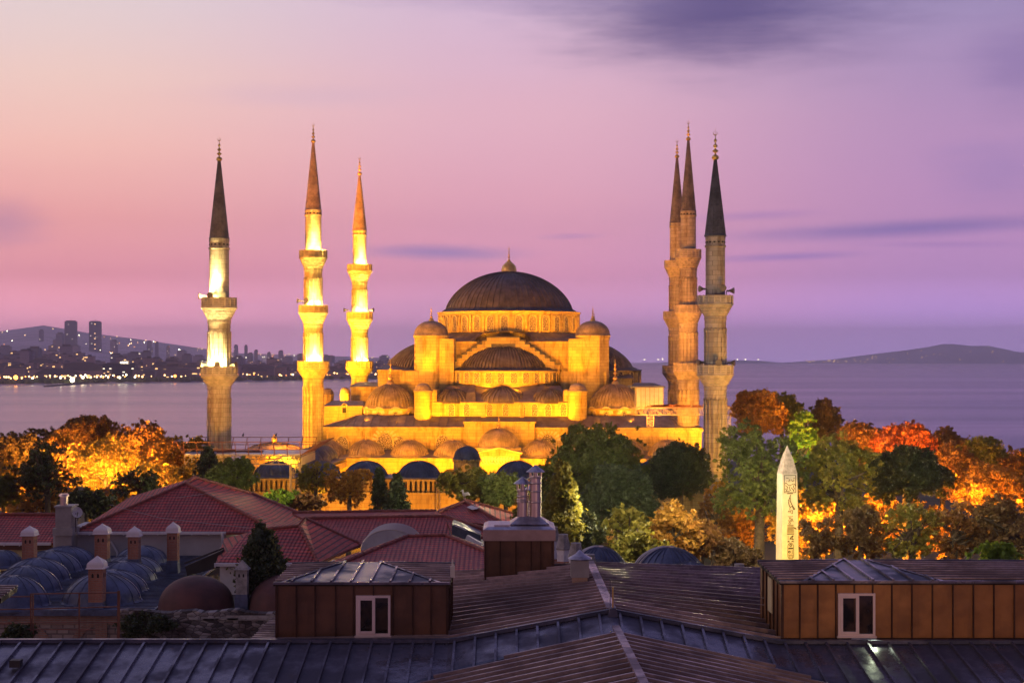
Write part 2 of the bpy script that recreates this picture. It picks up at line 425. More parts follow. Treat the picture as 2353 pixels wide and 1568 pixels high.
def mk_leaf(name, c, c2, tr=.35):
    m, t, b = mat(name); v = objco(t)
    n = t.noise(v, 1.1, 3, .6); n2 = t.noise(v, .28, 2, .5)
    f = t.mr(t.m('ADD', t.m('MULTIPLY', n, .6), t.m('MULTIPLY', n2, .4)), .38, .62)
    col = t.mix(f, (*c, 1), (*c2, 1)); t.l.new(col, b.inputs['Base Color']); b.inputs['Roughness'].default_value = .55
    b.inputs['Specular IOR Level'].default_value = .3
    tl = t.node('ShaderNodeBsdfTranslucent'); t.l.new(t.mix(.3, col, (.5,.4,.05,1)), tl.inputs[0])
    mx = t.node('ShaderNodeMixShader'); mx.inputs[0].default_value = tr
    t.l.new(b.outputs[0], mx.inputs[1]); t.l.new(tl.outputs[0], mx.inputs[2]); t.l.new(mx.outputs[0], t.n['Material Output'].inputs[0])
    return m
LEAF = dict(dark=mk_leaf('dark_leaves', (.024,.040,.018), (.05,.07,.03), .2), green=mk_leaf('green_leaves', (.068,.098,.022), (.125,.15,.035)),
  olive=mk_leaf('olive_leaves', (.13,.14,.022), (.21,.18,.03)), amber=mk_leaf('amber_leaves', (.30,.12,.02), (.40,.21,.035)),
  rust=mk_leaf('rust_leaves', (.17,.07,.026), (.25,.12,.035)), brown=mk_leaf('brown_leaves', (.10,.055,.03), (.16,.095,.04)),
  gold=mk_leaf('golden_leaves', (.34,.20,.03), (.42,.27,.05), .4), red=mk_leaf('red_leaves', (.26,.045,.025), (.34,.09,.035)),
  lime=mk_leaf('lime_leaves', (.13,.25,.02), (.22,.34,.03)))

# ---------------------------------------------------------------- ground, sea, hills
def terrain():
    g = MB()
    ys = [-60, 60, 150, 200, 245, 340, 480, 620, 700]; zs = [-3.2, -3.2, -3.2, -2.6, -.2, -.2, -12, -25.6, -26.5]
    g.grid([[(x, y, z) for x in (-900, -400, -150, 0, 150, 400, 900)] for y, z in zip(ys, zs)], False, False)
    m, t, b = mat('park_ground'); v = objco(t); n = t.noise(v, .08, 6, .6)
    t.l.new(t.mix(t.mr(n, .42, .58), (.03,.04,.018,1), (.06,.052,.045,1)), b.inputs['Base Color']); b.inputs['Roughness'].default_value = .9
    struct('ground', g, m)
    s = MB(); xs = np.linspace(-14000, 14000, 15); s.grid([[(x, y, -25) for x in xs] for y in (640, 2000, 5000, 10000, 16000, 24500)], False, False)
    m, t, b = mat('sea_water'); v = objco(t); sp = t.node('ShaderNodeSeparateXYZ'); t.l.new(v, sp.inputs[0])
    # long exposure water: soft silky streaks lying across the view, finer near, longer far
    w1 = t.noise(t.comb(t.m('MULTIPLY', sp.outputs[0], .0012), t.m('MULTIPLY', sp.outputs[1], .016), 0), 1., 5, .62)
    w2 = t.noise(t.comb(t.m('MULTIPLY', sp.outputs[0], .00025), t.m('MULTIPLY', sp.outputs[1], .0022), 4.), 1., 4, .6)
    w3 = t.noise(v, .25, 3, .6)
    b.inputs['Base Color'].default_value = (.075,.10,.28,1); b.inputs['IOR'].default_value = 1.33
    t.l.new(t.m('ADD', t.m('MULTIPLY', t.mr(t.noise(t.comb(t.m('MULTIPLY', sp.outputs[0], .0005), t.m('MULTIPLY', sp.outputs[1], .004), 7.), 1., 5, .6), .3, .7), .07), .2), b.inputs['Roughness'])
    hh = t.m('ADD', t.m('MULTIPLY', w1, 1.8), t.m('ADD', t.m('MULTIPLY', w2, 22.), t.m('MULTIPLY', w3, .12)))
    bump(t, b, hh, .08, .5)
    struct('sea', s, m)
terrain()
DEPTH_SHORE = lambda vx: (CZ+25)*F/((885-.0155*vx)-HY)
def far_land():
    g = MB(); rows = []
    m = simple('far_slope', (.38,.30,.38), .95, var=.35, scale=.004)  # slope lightened toward lilac: distance haze put into its colour
    vxs = [-700, -350, -150, 0, 100, 200, 330, 450, 550, 700, 850, 1000, 1150]
    ridge = [(-700,800),(-350,770),(-150,760),(0,757),(100,744),(200,760),(330,776),(450,795),(550,806),(700,812),(850,816),(1000,821),(1150,825)]
    for k, (dep, frac) in enumerate([(0, 0), (60, .0), (900, .18), (2600, .35), (9000, 1.), (10500, .8), (13000, 0)]):
        row = []
        for vx, ry in ridge:
            Y = DEPTH_SHORE(vx)+dep; x = (vx-CX)/F*Y
            top = CZ-(ry+4-HY)/F*(DEPTH_SHORE(vx)+9000)
            z = -25.5+(3.5 if k >= 1 else 0)+(top+22)*max(0, frac)*(.35 if frac < .6 else 1)
            if k == 6: z = -26
            row.append((x, Y, z + (random.uniform(-4, 4) if k in (3, 4) else 0)))
        rows.append(row)
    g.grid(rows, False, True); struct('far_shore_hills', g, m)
    # islands at the right, 15 km out
    m2 = simple('island_slope', (.30,.29,.42), .95, var=.3, scale=.002)  # island colour lightened and blued to carry some of the haze
    def island(name, pts, Y, dy):
        g = MB(); r0, r1, r2 = [], [], []
        for vx, vy in pts:
            r0.append(((vx-CX)/F*Y, Y, -25.4)); r1.append(((vx-CX)/F*(Y+dy), Y+dy, max(-25, CZ-(vy-HY)/F*(Y+dy)))); r2.append(((vx-CX)/F*(Y+2*dy), Y+2*dy, -25.4))
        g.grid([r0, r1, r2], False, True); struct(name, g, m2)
    island('island', [(1780,835),(1850,829),(1905,826),(1940,821),(1990,815),(2040,809),(2090,803),(2130,797),(2165,790),(2190,790),(2230,794),(2270,794),(2300,800),(2330,806),(2360,812),(2400,826)], 20500, 700)
    island('island', [(2310,818),(2345,809),(2390,803),(2450,796),(2520,790),(2600,800)], 18500, 600)
    island('island', [(1500,835),(1560,829),(1620,827),(1700,827),(1760,829),(1800,834)], 19500, 500)
far_land()

def mk_citywall(name, c, lit, warm=True):
    m, t, b = mat(name); v = objco(t); sp = t.node('ShaderNodeSeparateXYZ'); t.l.new(v, sp.inputs[0])
    gx = t.m('FLOOR', t.m('DIVIDE', t.m('ADD', sp.outputs[0], sp.outputs[1]), 4.5)); gz = t.m('FLOOR', t.m('DIVIDE', sp.outputs[2], 3.6))
    oi = t.node('ShaderNodeObjectInfo')
    wn = t.node('ShaderNodeTexWhiteNoise'); t.l.new(t.comb(gx, gz, t.m('MULTIPLY', oi.outputs['Random'], 91.)), wn.inputs['Vector'])
    on = t.m('GREATER_THAN', wn.outputs['Value'], 1-lit)
    fz = t.m('FRACT', t.m('DIVIDE', sp.outputs[2], 3.6)); win = t.m('GREATER_THAN', fz, .45)
    base = t.mix(t.m('MULTIPLY', win, .5), (*c, 1), tuple(k*.45 for k in c)+(1,))
    t.l.new(t.mix(t.mr(oi.outputs['Random'], 0, 1), base, t.mix(1., base, (1.9,1.6,1.5,1), 'MULTIPLY')), b.inputs['Base Color']); b.inputs['Roughness'].default_value = .85
    b.inputs['Emission Color'].default_value = (1., .55, .18, 1) if warm else (1, .85, .6, 1)
    t.l.new(t.m('MULTIPLY', t.m('MULTIPLY', on, win), 2.2), b.inputs['Emission Strength'])
    return m
def city():
    rnd = random.Random(11)
    wa = mk_citywall('far_block_wall', (.22,.16,.17), .04); wb = mk_citywall('far_tower_wall', (.17,.15,.19), .008, False)
    rf = simple('far_roof', (.10,.07,.07), .9, var=.2)
    def block(w, d, h, kind):
        f = MB(); f.box(-w/2, w/2, -d/2, d/2, -14, h)
        if kind == 0:
            f.cur = 1; f.box(-w/2-.6, w/2+.6, -d/2-.6, d/2+.6, h, h+1); f.box(-w*.2, w*.15, -d*.2, d*.2, h+1, h+4)
        elif kind == 1:
            f.cur = 1; z = h+w*.16; a = [(-w/2-.8,-d/2-.8,h),(w/2+.8,-d/2-.8,h),(w/2+.8,d/2+.8,h),(-w/2-.8,d/2+.8,h)]; p, q = (-w*.25,0,z), (w*.25,0,z)
            for s_ in ([a[0],a[1],q,p],[a[2],a[3],p,q],[a[1],a[2],q],[a[3],a[0],p]): f.face(s_)
        else:
            f.cur = 1; f.box(-w*.3, w*.35, -d*.3, d*.3, h, h+5); f.box(-w/2-.3, w/2+.3, -d/2-.3, d/2+.3, h, h+.8)
        return f.mesh('far_block', [wa if kind < 2 else wb, rf])
    protos = [block(w, d, h, k) for w, d, h, k in ((34,18,15,0),(26,20,20,1),(48,18,17,1),(22,20,30,0),(60,22,22,0),(30,22,44,2),(18,18,24,1),(74,20,14,1))]
    def zland(dep, vx=200):
        ry = np.interp(vx, [-350,0,100,200,330,450,550,700,1000], [770,757,744,760,776,795,806,812,821]); D = DEPTH_SHORE(vx)
        H = CZ-(ry+4-HY)/F*(D+9000)+22
        return float(np.interp(dep, [60, 900, 2600, 9000], [-22, -22+H*.063, -22+H*.1225, -22+H]))
    n = 0
    def put(vx, dep, k, label, sx=1., sz=1., group=None, cat='building'):
        Y = DEPTH_SHORE(vx)+dep
        o = bpy.data.objects.new('apartment_block', protos[k]); COL.objects.link(o)
        o.location = ((vx-CX)/F*Y, Y, zland(dep, vx)); o.rotation_euler = (0, 0, rnd.uniform(-.35, .35)); o.scale = (sx, 1, sz)
        return tag(o, label, cat, group)
    for i in range(250):
        dep = 90+1900*rnd.random()**1.25; vx = rnd.uniform(-60, 960)
        if dep < 150 and vx < 300: dep += 120
        k = rnd.choice([0,1,2,3,4,6,7,1,2] if dep < 900 else [0,3,4,5,6,3,0])
        put(vx, dep, k, 'low hazy apartment block in the crowded city across the water', rnd.uniform(.7,1.4), rnd.uniform(.75,1.35), 'apartment blocks of the far shore city')
    for i in range(46):
        vx = rnd.uniform(-60, 960); dep = rnd.uniform(2000, 4600); put(vx, dep, rnd.choice([0,3,5,4,0]), 'distant hazy block high on the slope of the far city', rnd.uniform(.8,1.6), rnd.uniform(.7,1.15), 'distant blocks on the slope of the far city')
    for vx, dep, w, h in ((138,2200,1.0,1.5),(262,2100,.9,1.3),(343,2300,.55,1.35),(360,2200,.55,1.4),(386,2000,.5,1.2),(418,1900,1.2,.95),(510,2100,1.2,.85),(575,2100,.7,1.),(588,2500,.6,1.2),(618,2400,.6,1.),(645,2500,.8,1.2),(690,2500,.9,.9),(758,2400,1.5,.8),(542,2900,.6,1.6),(565,2900,.6,1.6),(95,2600,.8,1.3)):
        put(vx, dep*1.9, 5, 'hazy mid-rise slab rising above the far city skyline', w, h, 'mid-rise slabs on the far skyline')
    # the two towers
    for vx, top, lab in ((163, 738, 'left of the two tall dark towers on the far hillside'), (219, 739, 'right of the two tall dark towers, with a column of lit windows')):
        Y = DEPTH_SHORE(vx)+4200; w = 26/F*Y; z1 = CZ-(top-HY)/F*Y; z0 = zland(4200, vx)-14
        x = (vx-CX)/F*Y
        t_ = thing('tower_block', lab, 'tower', (x, Y, z0), .06)
        f = MB(); f.box(-w/2, w/2, -w*.3, w*.3, 0, z1-z0)
        part('wall', f, wb, t_, True)
        f = MB(); f.box(-w*.4, w*.4, -w*.22, w*.22, z1-z0, z1-z0+4); f.box(-.8, .8, -.8, .8, z1-z0+4, z1-z0+11); part('roof_plant', f, rf, t_, True)
        if vx > 200:
            for q in (.93, .64, .48, .3, .17):
                f = MB(); f.box(-.2, 2.6, -w*.3-.6, -w*.3, (z1-z0)*q-1.3, (z1-z0)*q+1.3); part('lit_window', f, M['lampglow'], t_, True)
    # dark waterfront hall with a bright roof sign
    Y = DEPTH_SHORE(275)+160; x = (275-CX)/F*Y; w = 72/F*Y; h = 42/F*Y
    t_ = thing('waterfront_hall', 'wide dark glass block near the far shore with a white lit rooftop strip', 'building', (x, Y, zland(160)-4), .1)
    f = MB(); f.box(-w/2, w/2, -12, 12, 0, h); part('wall', f, mk_citywall('glass_hall_wall', (.03,.03,.045), .05, False), t_, True)
    f = MB(); f.box(w*.05, w*.28, -12.8, -12, h+1, h+4); part('lit_strip', f, M['lampwhite'], t_, True)
    f = MB(); f.box(-w*.45, w*.45, -10, 10, h, h+1); part('roof', f, rf, t_, True)
    # breakwater on the left
    g = MB(); a = (100, 888.5); b_ = (205, 881)
    p0, p1 = PZ(*a, -25), PZ(*b_, -25); g.extr([(p0.x,p0.y,-25.5),(p1.x,p1.y+30,-25.5),(p1.x,p1.y+30,-20.5),(p0.x,p0.y,-23)], (0, 16, 0)); struct('breakwater', g, rf)
    # lamps
    def lampmesh(r, h, m):
        f = MB(); f.box(-.25, .25, -.25, .25, -h, 0); f.cur = 1; f.sphere((0,0,r*.5), r, 8, 6); return f.mesh('shore_lamp', [M['steel'], m])
    L = [lampmesh(1.9, 9, M['lampglow']), lampmesh(1.9, 9, M['lampwhite']), lampmesh(1.5, 7, M['lamporange']), lampmesh(3.6, 10, M['lampwhite']), lampmesh(3.6, 10, M['lamporange'])]
    def putl(vx, vy, Y, k, label, group, s=1.):
        o = bpy.data.objects.new('street_lamp', L[k]); COL.objects.link(o); o.location = P(vx, vy, Y); o.scale = (s, s, s); tag(o, label, 'street lamp', group)
    for i in range(105):
        vx = rnd.uniform(-5, 960) if i > 40 else rnd.uniform(0, 320)
        Y = DEPTH_SHORE(vx)+rnd.uniform(8, 80); vy = HY+(CZ+14-rnd.uniform(0, 5))*F/Y
        putl(vx, vy, Y, rnd.choice([0,0,0,1,2]) if not 60 > vx else rnd.choice([2,0]), 'small glowing lamp on the far waterfront across the strait', 'waterfront lamps of the far shore', rnd.uniform(.4, 1.0))
    for vx, vy, k, s, lab in ((166,875,3,1.25,'brightest white starburst lamp on the far waterfront'),(36,869,4,1.15,'large orange lamp at the left end of the far waterfront'),(275,868,3,.6,'white lamp in front of the dark waterfront hall'),(139,868,3,.6,'white lamp just left of the starburst lamp'),(190,868,3,.7,'white lamp just right of the starburst lamp'),(310,867,3,.5,'white lamp right of the dark waterfront hall'),(402,865,4,.8,'orange lamp in a lit tree left of the nearest minaret')):
        putl(vx, vy, DEPTH_SHORE(vx)+10, k, lab, None, s)
    for i in range(170):
        vx = rnd.uniform(-5, 640) if i < 110 else rnd.uniform(640, 960)
        ry = np.interp(vx, [0,100,200,330,450,550,700,960], [757,744,760,776,795,806,812,822])
        u = rnd.random(); dep = 700+8000*u; Y = DEPTH_SHORE(vx)+dep
        zz = zland(dep, vx)+7; vy = HY+(CZ-zz)*F/Y
        putl(vx, vy, Y-8, rnd.choice([0,0,2,1]), 'tiny warm light among houses on the far hillside', 'hillside lights of the far city', (.45+1.3*u)*rnd.uniform(.6, 1.2))
    for i in range(44):
        vx = rnd.choice([rnd.uniform(1830,1960), rnd.uniform(1830,2000), rnd.uniform(1990,2340)])
        base = np.interp(vx, [1780,1905,1990,2090,2165,2270,2340], [835,829,818,806,794,797,808])
        vy = rnd.uniform(base+2, 833) if vx > 1960 else rnd.uniform(827, 832)
        putl(vx, vy, 20300, 0, 'tiny warm light on the distant island', 'lights of the distant islands', rnd.uniform(1.4, 3.6))
    for vx in (1480,1512,1522,1550,1694,1712,1742): putl(vx, 826, 18000, 1, 'tiny ship or shore light on the open horizon', 'lights along the open horizon', 3.5)
    # dark tree band along the far shore
    f = MB()
    for i in range(420):
        vx = rnd.uniform(-40, 980); Y = DEPTH_SHORE(vx)+rnd.uniform(30, 110); p = Vector(((vx-CX)/F*Y, Y, -22)); r = rnd.uniform(4, 9)
        rows = []
        for a in range(5):
            th = a/4*PI*.5; rows.append([(p.x+r*math.cos(th)*math.cos(k*PI/4)*rnd.uniform(.8,1.2), p.y+r*math.cos(th)*math.sin(k*PI/4), p.z-1+r*1.1*math.sin(th)*rnd.uniform(.85,1.15)) for k in range(8)])
        f.grid(rows, True, False)
    me = f.mesh('shore_trees', LEAF['green']); o = bpy.data.objects.new('shore_trees', me); COL.objects.link(o)
    tag(o, 'dark low belt of trees along the far waterfront', 'trees', None, 'stuff')
M['lampglow'] = emit('lamp_warm', (1.,.55,.2), 7.); M['lampwhite'] = emit('lamp_white', (1.,.88,.55), 11.); M['lamporange'] = emit('lamp_orange', (1.,.32,.05), 8.)
city()
# ================================================================ the mosque
TH = math.radians(3.49); CS, SN = math.cos(TH), math.sin(TH)
MCX, MCY = -.56, 287.
def mu(x, w): r = (x-CX)/F; return (r*(MCY+w*CS)-MCX-w*SN)/(CS+r*SN)
def mz(y, u, w): return CZ-(y-HY)/F*(MCY-u*SN+w*CS)
def mw(u, w, z): return Vector((MCX+u*CS+w*SN, MCY-u*SN+w*CS, z))

def dome(mb, cx, cy, z0, r, h, n=64, ribs=24, flare=0., a0=0., a1=2*PI, rw=.12, rt=.07, steps=12, eave=.3, power=1.):
    prof = []
    if flare: prof += [(r+flare, z0-.12), (r+flare, z0), (r+flare*.45, z0+h*.03)]
    else: prof += [(r+.02, z0-eave), (r+.02, z0)]
    for i in range(steps+1):
        t = (i/steps)*PI/2*.985
        if flare and i == 0: prof.append((r*.995+flare*.12, z0+h*.075)); continue
        hz = z0+h*(.06 if flare else 0)+(h*(.94 if flare else 1))*math.sin(t)**power
        prof.append((r*math.cos(t), hz))
    mb.lathe(cx, cy, prof, n, a0, a1)
    for k in range(ribs+(0 if a1-a0 > 6.28 else 1)):
        a = a0+(a1-a0)*k/ribs; ca, sa = math.cos(a), math.sin(a)
        L, Rr, Lt, Rt = [], [], [], []
        for rr, z in prof[1 if not flare else 2:-1]:
            wd = rw*max(.35, min(1., rr/r)); wx, wy = -sa*wd/2, ca*wd/2
            x, y = cx+rr*ca, cy+rr*sa; q = (z-z0)/max(h, .01); ox, oy, oz = ca*rt*(1-q*.7), sa*rt*(1-q*.7), rt*(.2+.8*q)
            L.append((x-wx, y-wy, z)); Rr.append((x+wx, y+wy, z)); Lt.append((x-wx+ox, y-wy+oy, z+oz)); Rt.append((x+wx+ox, y+wy+oy, z+oz))
        mb.grid([L, Lt, Rt, Rr], False, False)

def finial_profile(h, k=1.):
    s = h/6.
    pts = [(.02,0),(.34,.0),(.5,.35),(.42,.7),(.12,1.0),(.10,1.3),(.36,1.55),(.4,1.75),(.12,2.0),(.1,2.3),(.3,2.55),(.32,2.75),(.1,3.),(.08,3.4),(.22,3.6),(.2,3.8),(.06,4.1),(.04,5.0)]
    return [(r*s*k, z*s) for r, z in pts]
def finial(parent, cx, cy, z, h, local=False, crescent=True, base=0, k=1.):
    f = MB()
    if base: f.lathe(cx, cy, [(base, z-.1), (base*1.05, z+base*.35), (base*.9, z+base*.9), (base*.5, z+base*1.3), (base*.2, z+base*1.55)], 24, zig=base*.04); z += base*1.45
    f.lathe(cx, cy, [(r, z+q) for r, q in finial_profile(h, k)], 12)
    if crescent:
        s = h/6.; R = .36*s; c = (cx, cy, z+5.1*s)
        pts = [(cx+R*math.sin(a), cy, c[2]-R*math.cos(a)) for a in np.linspace(-2.65, 2.65, 17)]
        rad = [.02*s+.075*s*math.cos(a/2.65*PI/2) for a in np.linspace(-1, 1, 17)*2.65]
        f.tube(pts, rad, 6)
        f.tube([(cx, cy, z+4.6*s), (cx, cy, z+6.1*s)], .03*s, 5)
    return part('finial', f, M['gold'], parent, local)

def arch_pts(w, h, n=10, pointed=.12):
    """outline of an arched opening, x from -w/2..w/2, z from 0"""
    sp = h-w*.5*(1+pointed); pts = [(-w/2, 0), (w/2, 0), (w/2, sp)]
    for i in range(1, n):
        a = PI*i/n; k = 1+pointed*math.sin(a)**3
        pts.append((w/2*math.cos(a), sp+w/2*math.sin(a)*k))
    pts.append((-w/2, sp)); return pts
def window(parent, u, w_, z, ang, wd, ht, local=True, t=.22, d=.28, voussoir=False, pane='grille', sill=True):
    """ang: outward normal angle in plan"""
    nx, ny = math.cos(ang), math.sin(ang); tx, ty = -ny, nx
    def pt(a, q, o): return (u+tx*a+nx*o, w_+ty*a+ny*o, z+q)
    inner = arch_pts(wd, ht); outer = [(a*(wd+2*t)/wd, (q+t*.9) if q > .01 else -t*.5) for a, q in arch_pts(wd, ht)]
    f = MB(); n = len(inner)
    for i in range(n):
        j = (i+1) % n
        A, B, C_, D = outer[i], outer[j], inner[j], inner[i]
        f.face([pt(*A, d), pt(*B, d), pt(*C_, d), pt(*D, d)])
        f.face([pt(*A, -.05), pt(*B, -.05), pt(*B, d), pt(*A, d)])
        f.face([pt(*D, -.05), pt(*C_, -.05), pt(*C_, d), pt(*D, d)])
    if voussoir:
        f.cur = 1
        for i in range(9):
            a = PI*(i+.5)/9; r0, r1 = wd/2+t+.05, wd/2+t+.75; zc = ht-wd/2
            s = .13
            f.face([pt(r0*math.cos(a)-s*math.sin(a), zc+r0*math.sin(a)+s*math.cos(a), .05), pt(r0*math.cos(a)+s*math.sin(a), zc+r0*math.sin(a)-s*math.cos(a), .05),
                    pt(r1*math.cos(a)+1.5*s*math.sin(a), zc+r1*math.sin(a)-1.5*s*math.cos(a), .05), pt(r1*math.cos(a)-1.5*s*math.sin(a), zc+r1*math.sin(a)+1.5*s*math.cos(a), .05)])
    fr = part('window', f, [M['stone_plain'], M['grille']], parent, local)
    g = MB(); g.face([pt(a, q, .04) for a, q in inner], False, [(a, q) for a, q in inner])
    pn = part('grille', g, M[pane], fr, local)
    return fr

mosque = thing('mosque', 'floodlit golden stone mosque with a big dark central dome and cascading half domes', 'mosque', (MCX, MCY, 0), -TH)
def mosque_build():
    mp = lambda name, f, m: part(name, f, m, mosque, True)
    # --- prayer hall body
    uL, uR = mu(738, -31), mu(1612, -31); zE = mz(981, 0, -31)
    f = MB(); f.box(uL, uR, -31, 29, -.5, zE-.6)
    f.box(uL-.3, uR+.3, -31.35, 29.3, zE-.6, zE-.25); f.box(uL-.15, uR+.15, -31.18, 29.15, zE-.25, zE)
    c0, c1 = mu(1067, -31.6), mu(1228, -31.6); zc = mz(967.5, 0, -31.6)
    f.box(c0, c1, -31.75, -25, 0, zc-.35); f.box(c0-.25, c1+.25, -32.0, -25, zc-.35, zc)
    mp('hall_wall', f, M['stone'])
    # lower lead roof
    f = MB(); z1 = mz(955, 0, -26)
    o = [(uL-.2,-31.2,zE+.02),(uR+.2,-31.2,zE+.02),(uR+.2,29,zE+.02),(uL-.2,29,zE+.02)]; i_ = [(uL+5,-26,z1),(uR-5,-26,z1),(uR-5,24,z1),(uL+5,24,z1)]
    for k in range(4): f.face([o[k], o[(k+1) % 4], i_[(k+1) % 4], i_[k]])
    f.face(i_)
    for k in range(44):
        u = uL+1+(uR-uL-2)*k/43; uu = max(uL+5.2, min(uR-5.2, u)); 
        if not (c0-.2 < u < c1+.2): f.bar((u,-31.15,zE+.06), (uu,-26.1,z1+.05), .08, .1)
    f.face([(c0-.3,-32.05,zc+.01),(c1+.3,-32.05,zc+.01),(c1,-26,zc+.5),(c0,-26,zc+.5)])
    mp('lower_lead_roof', f, M['lead'])
    # --- level one wall with windows
    w1 = -26.2; a, b = mu(998.5, w1), mu(1305.6, w1); zb, zt = mz(958.5, 0, w1), mz(923.5, 0, w1)
    f = MB(); f.box(a, b, w1, -12, zb-1.5, zt-.3); f.box(a-.2, b+.2, w1-.22, -12, zt-.3, zt)
    for q in (0.365, .655): 
        u = a+(b-a)*q; f.box(u-.35, u+.35, w1-.5, w1+.3, zb-.6, zt-.3)
    mp('gallery_wall', f, M['stone'])
    for x in (1037, 1072, 1124.5, 1161.5, 1200, 1228, 1259, 1294):
        window(mosque, mu(x, w1-.02), w1-.02, zb+.3, -PI/2, .95, 1.95, t=.14, d=.15)
    # level one lead roof with three small half domes
    f = MB(); w2 = -20.6; z2 = mz(886.5, 0, w2)
    f.face([(a-.25,w1-.25,zt+.02),(b+.25,w1-.25,zt+.02),(b-1.5,w2,z2),(a+1.5,w2,z2)]); f.face([(a-.25,w1-.25,zt+.02),(a+1.5,w2,z2),(a+1.5,-12,z2),(a-.25,-12,zt)]); f.face([(b+.25,w1-.25,zt+.02),(b-1.5,w2,z2),(b-1.5,-12,z2),(b+.25,-12,zt)])
    f.face([(a+1.5,w2,z2),(b-1.5,w2,z2),(b-1.5,-12,z2+.1),(a+1.5,-12,z2+.1)])
    for u in (a+.268*(b-a), a+.79*(b-a)): f.hexa([(u-.9,w1-.1,zt),(u+.9,w1-.1,zt),(u-.5,w2,z2-1.),(u+.5,w2,z2-1.),(u-.7,w1+1.2,zt+1.7),(u+.7,w1+1.2,zt+1.7),(u-.4,w2,z2+.2),(u+.4,w2,z2+.2)])
    mp('gallery_lead_roof', f, M['lead'])
    for xc, hw in ((1154, 59), (1040, 44), (1263, 44)):
        r = hw/F*264; u = mu(xc, w1+r*.75); zz = zt+.05; h = mz(890, u, w1+r*.75)-zz
        f = MB(); dome(f, u, w1+r*.82, zz, r, h*(1. if hw > 50 else .85), 40, 30, rw=.18, rt=.24, power=1.3); mp('exedra_dome', f, M['lead'])
    # --- four big half domes on windowed drums, round the central square
    r2 = 10.3; off = 11.
    zt2 = mz(850, 0, -off-r2*.3); zb2 = mz(887, 0, -off-r2)
    for k in range(4):
        ang = -PI/2+k*PI/2; off = 11. if k % 2 == 0 else 13.9; cx, cy = off*math.cos(ang), off*math.sin(ang)
        f = MB(); f.lathe(cx, cy, [(r2, zb2-3), (r2, zt2-.45), (r2+.22, zt2-.35), (r2+.3, zt2-.05), (r2-.3, zt2)], 56, ang-PI/2-.15, ang+PI/2+.15, False)
        drum = mp('half_drum', f, M['stone'])
        ns = 15 if k == 0 else 11 if k != 2 else 0
        for j in range(ns):
            aa = ang-PI/2*.93+PI*.93*j/(ns-1); 
            window(mosque, cx+(r2+.01)*math.cos(aa), cy+(r2+.01)*math.sin(aa), zb2+.55 if k == 0 else zb2+.4, aa, 1.05, 2.0, t=.15, d=.2)
        f = MB(); h = mz(784.5, 0, -11.)-zt2
        dome(f, cx, cy, zt2, 8.7, h, 72, 46, flare=r2-8.7+.45, a0=ang-PI/2-.12, a1=ang+PI/2+.12, rw=.24, rt=.3, steps=14, power=1.4)
        mp('half_dome', f, M['lead'])
    # --- central square block
    hs = 14.4; wB = -hs; zq = mz(784, 0, wB); 
    f = MB(); f.box(-hs, hs, -hs, hs, zb2-4, zq-.35); f.box(-hs-.2, hs+.2, -hs-.2, hs+.2, zq-.35, zq)
    for q in (-1, 1):  # shoulder blocks beside the half-dome drums
        x0, x1 = sorted((q*10.2, q*18.)); f.box(x0, x1, wB-3.2, wB+2, zb2-5, mz(852, 0, wB-3)) 
    mp('central_block', f, M['stone'])
    # stepped gable arches on the four faces
    for k in range(4):
        R = Matrix.Rotation(k*PI/2, 4, 'Z')
        top_a, top_b = mu(1121, -15.5), mu(1196, -15.5); hw = (top_b-top_a)/2; zT = mz(775.5, 0, -15.5); n = 8
        L_, bot = 3.55*2.0, mz(838, 0, -15.5); st = (zT-bot)/n; run = 7.0/n
        poly = [(hw, zT)]
        z = zT
        for i in range(n):
            poly.append((hw+run*i, z-st)); poly.append((hw+run*(i+1), z-st)); z -= st
        poly2 = poly+[(hw+run*n, bot-1.5)]
        full = [(-x, q) for x, q in poly2][::-1]
        outline = poly2[::-1]+[]
        ring = [(x, -15.75, q) for x, q in poly2]+[(-x, -15.75, q) for x, q in poly2[::-1]]
        f = MB(); f.extr([R @ Vector(p) for p in ring], (R @ Vector((0, 1.4, 0))))
        mp('stepped_gable', f, M['stone'])
        f = MB()
        def cap(x0, x1, zz):
            f.box(x0, x1, -15.95, -14.2, zz+.01, zz+.24, R)
        cap(-hw-.1, hw+.1, zT); z = zT
        for i in range(n):
            z -= st; cap(hw+run*i-.0, hw+run*(i+1)+.12, z); cap(-hw-run*(i+1)-.12, -hw-run*i, z)
        inner = [(max(.1, x-.75), q-1.05) for x, q in poly2]
        f.extr([R @ Vector(p) for p in [(x, -15.83, q) for x, q in inner]+[(-x, -15.83, q) for x, q in inner[::-1]]], (R @ Vector((0, .05, 0))))
        for i in range(n):   # dark step risers
            zz = zT-st*i
            for s_ in (-1, 1): x = s_*(hw+run*i); f.box(min(x, x+s_*.09), max(x, x+s_*.09), -15.9, -14.25, zz-st+.17, zz, R)
        mp('gable_lead_cap', f, M['lead_dark'])
    # roof round the drum
    r0 = 12.85; zd0, zd1 = mz(763.5, 0, -r0), mz(718.5, 0, 0)
    f = MB(); sq, ci = [], []
    n = 64
    for i in range(n):
        a_ = 2*PI*i/n; c, s = math.cos(a_), math.sin(a_); k = (hs+.3)/max(abs(c), abs(s)); sq.append((k*c, k*s, zq+.02)); ci.append(((r0+.05)*c, (r0+.05)*s, zd0+.1))
    f.grid([sq, ci], True, False)
    for i in range(0, n, 1): f.bar(sq[i], ci[i], .1, .12)
    for k in range(4):  # low arched hump over each gable
        R = Matrix.Rotation(k*PI/2, 4, 'Z'); pts = [(5.2*math.cos(t), 1.9*math.sin(t)) for t in np.linspace(0, PI, 15)]
        f.grid([[tuple(R @ Vector((x, y, zq-.1+q))) for x, q in pts] for y in (-15.2, -12.)], False, True)
    mp('upper_lead_roof', f, M['lead'])
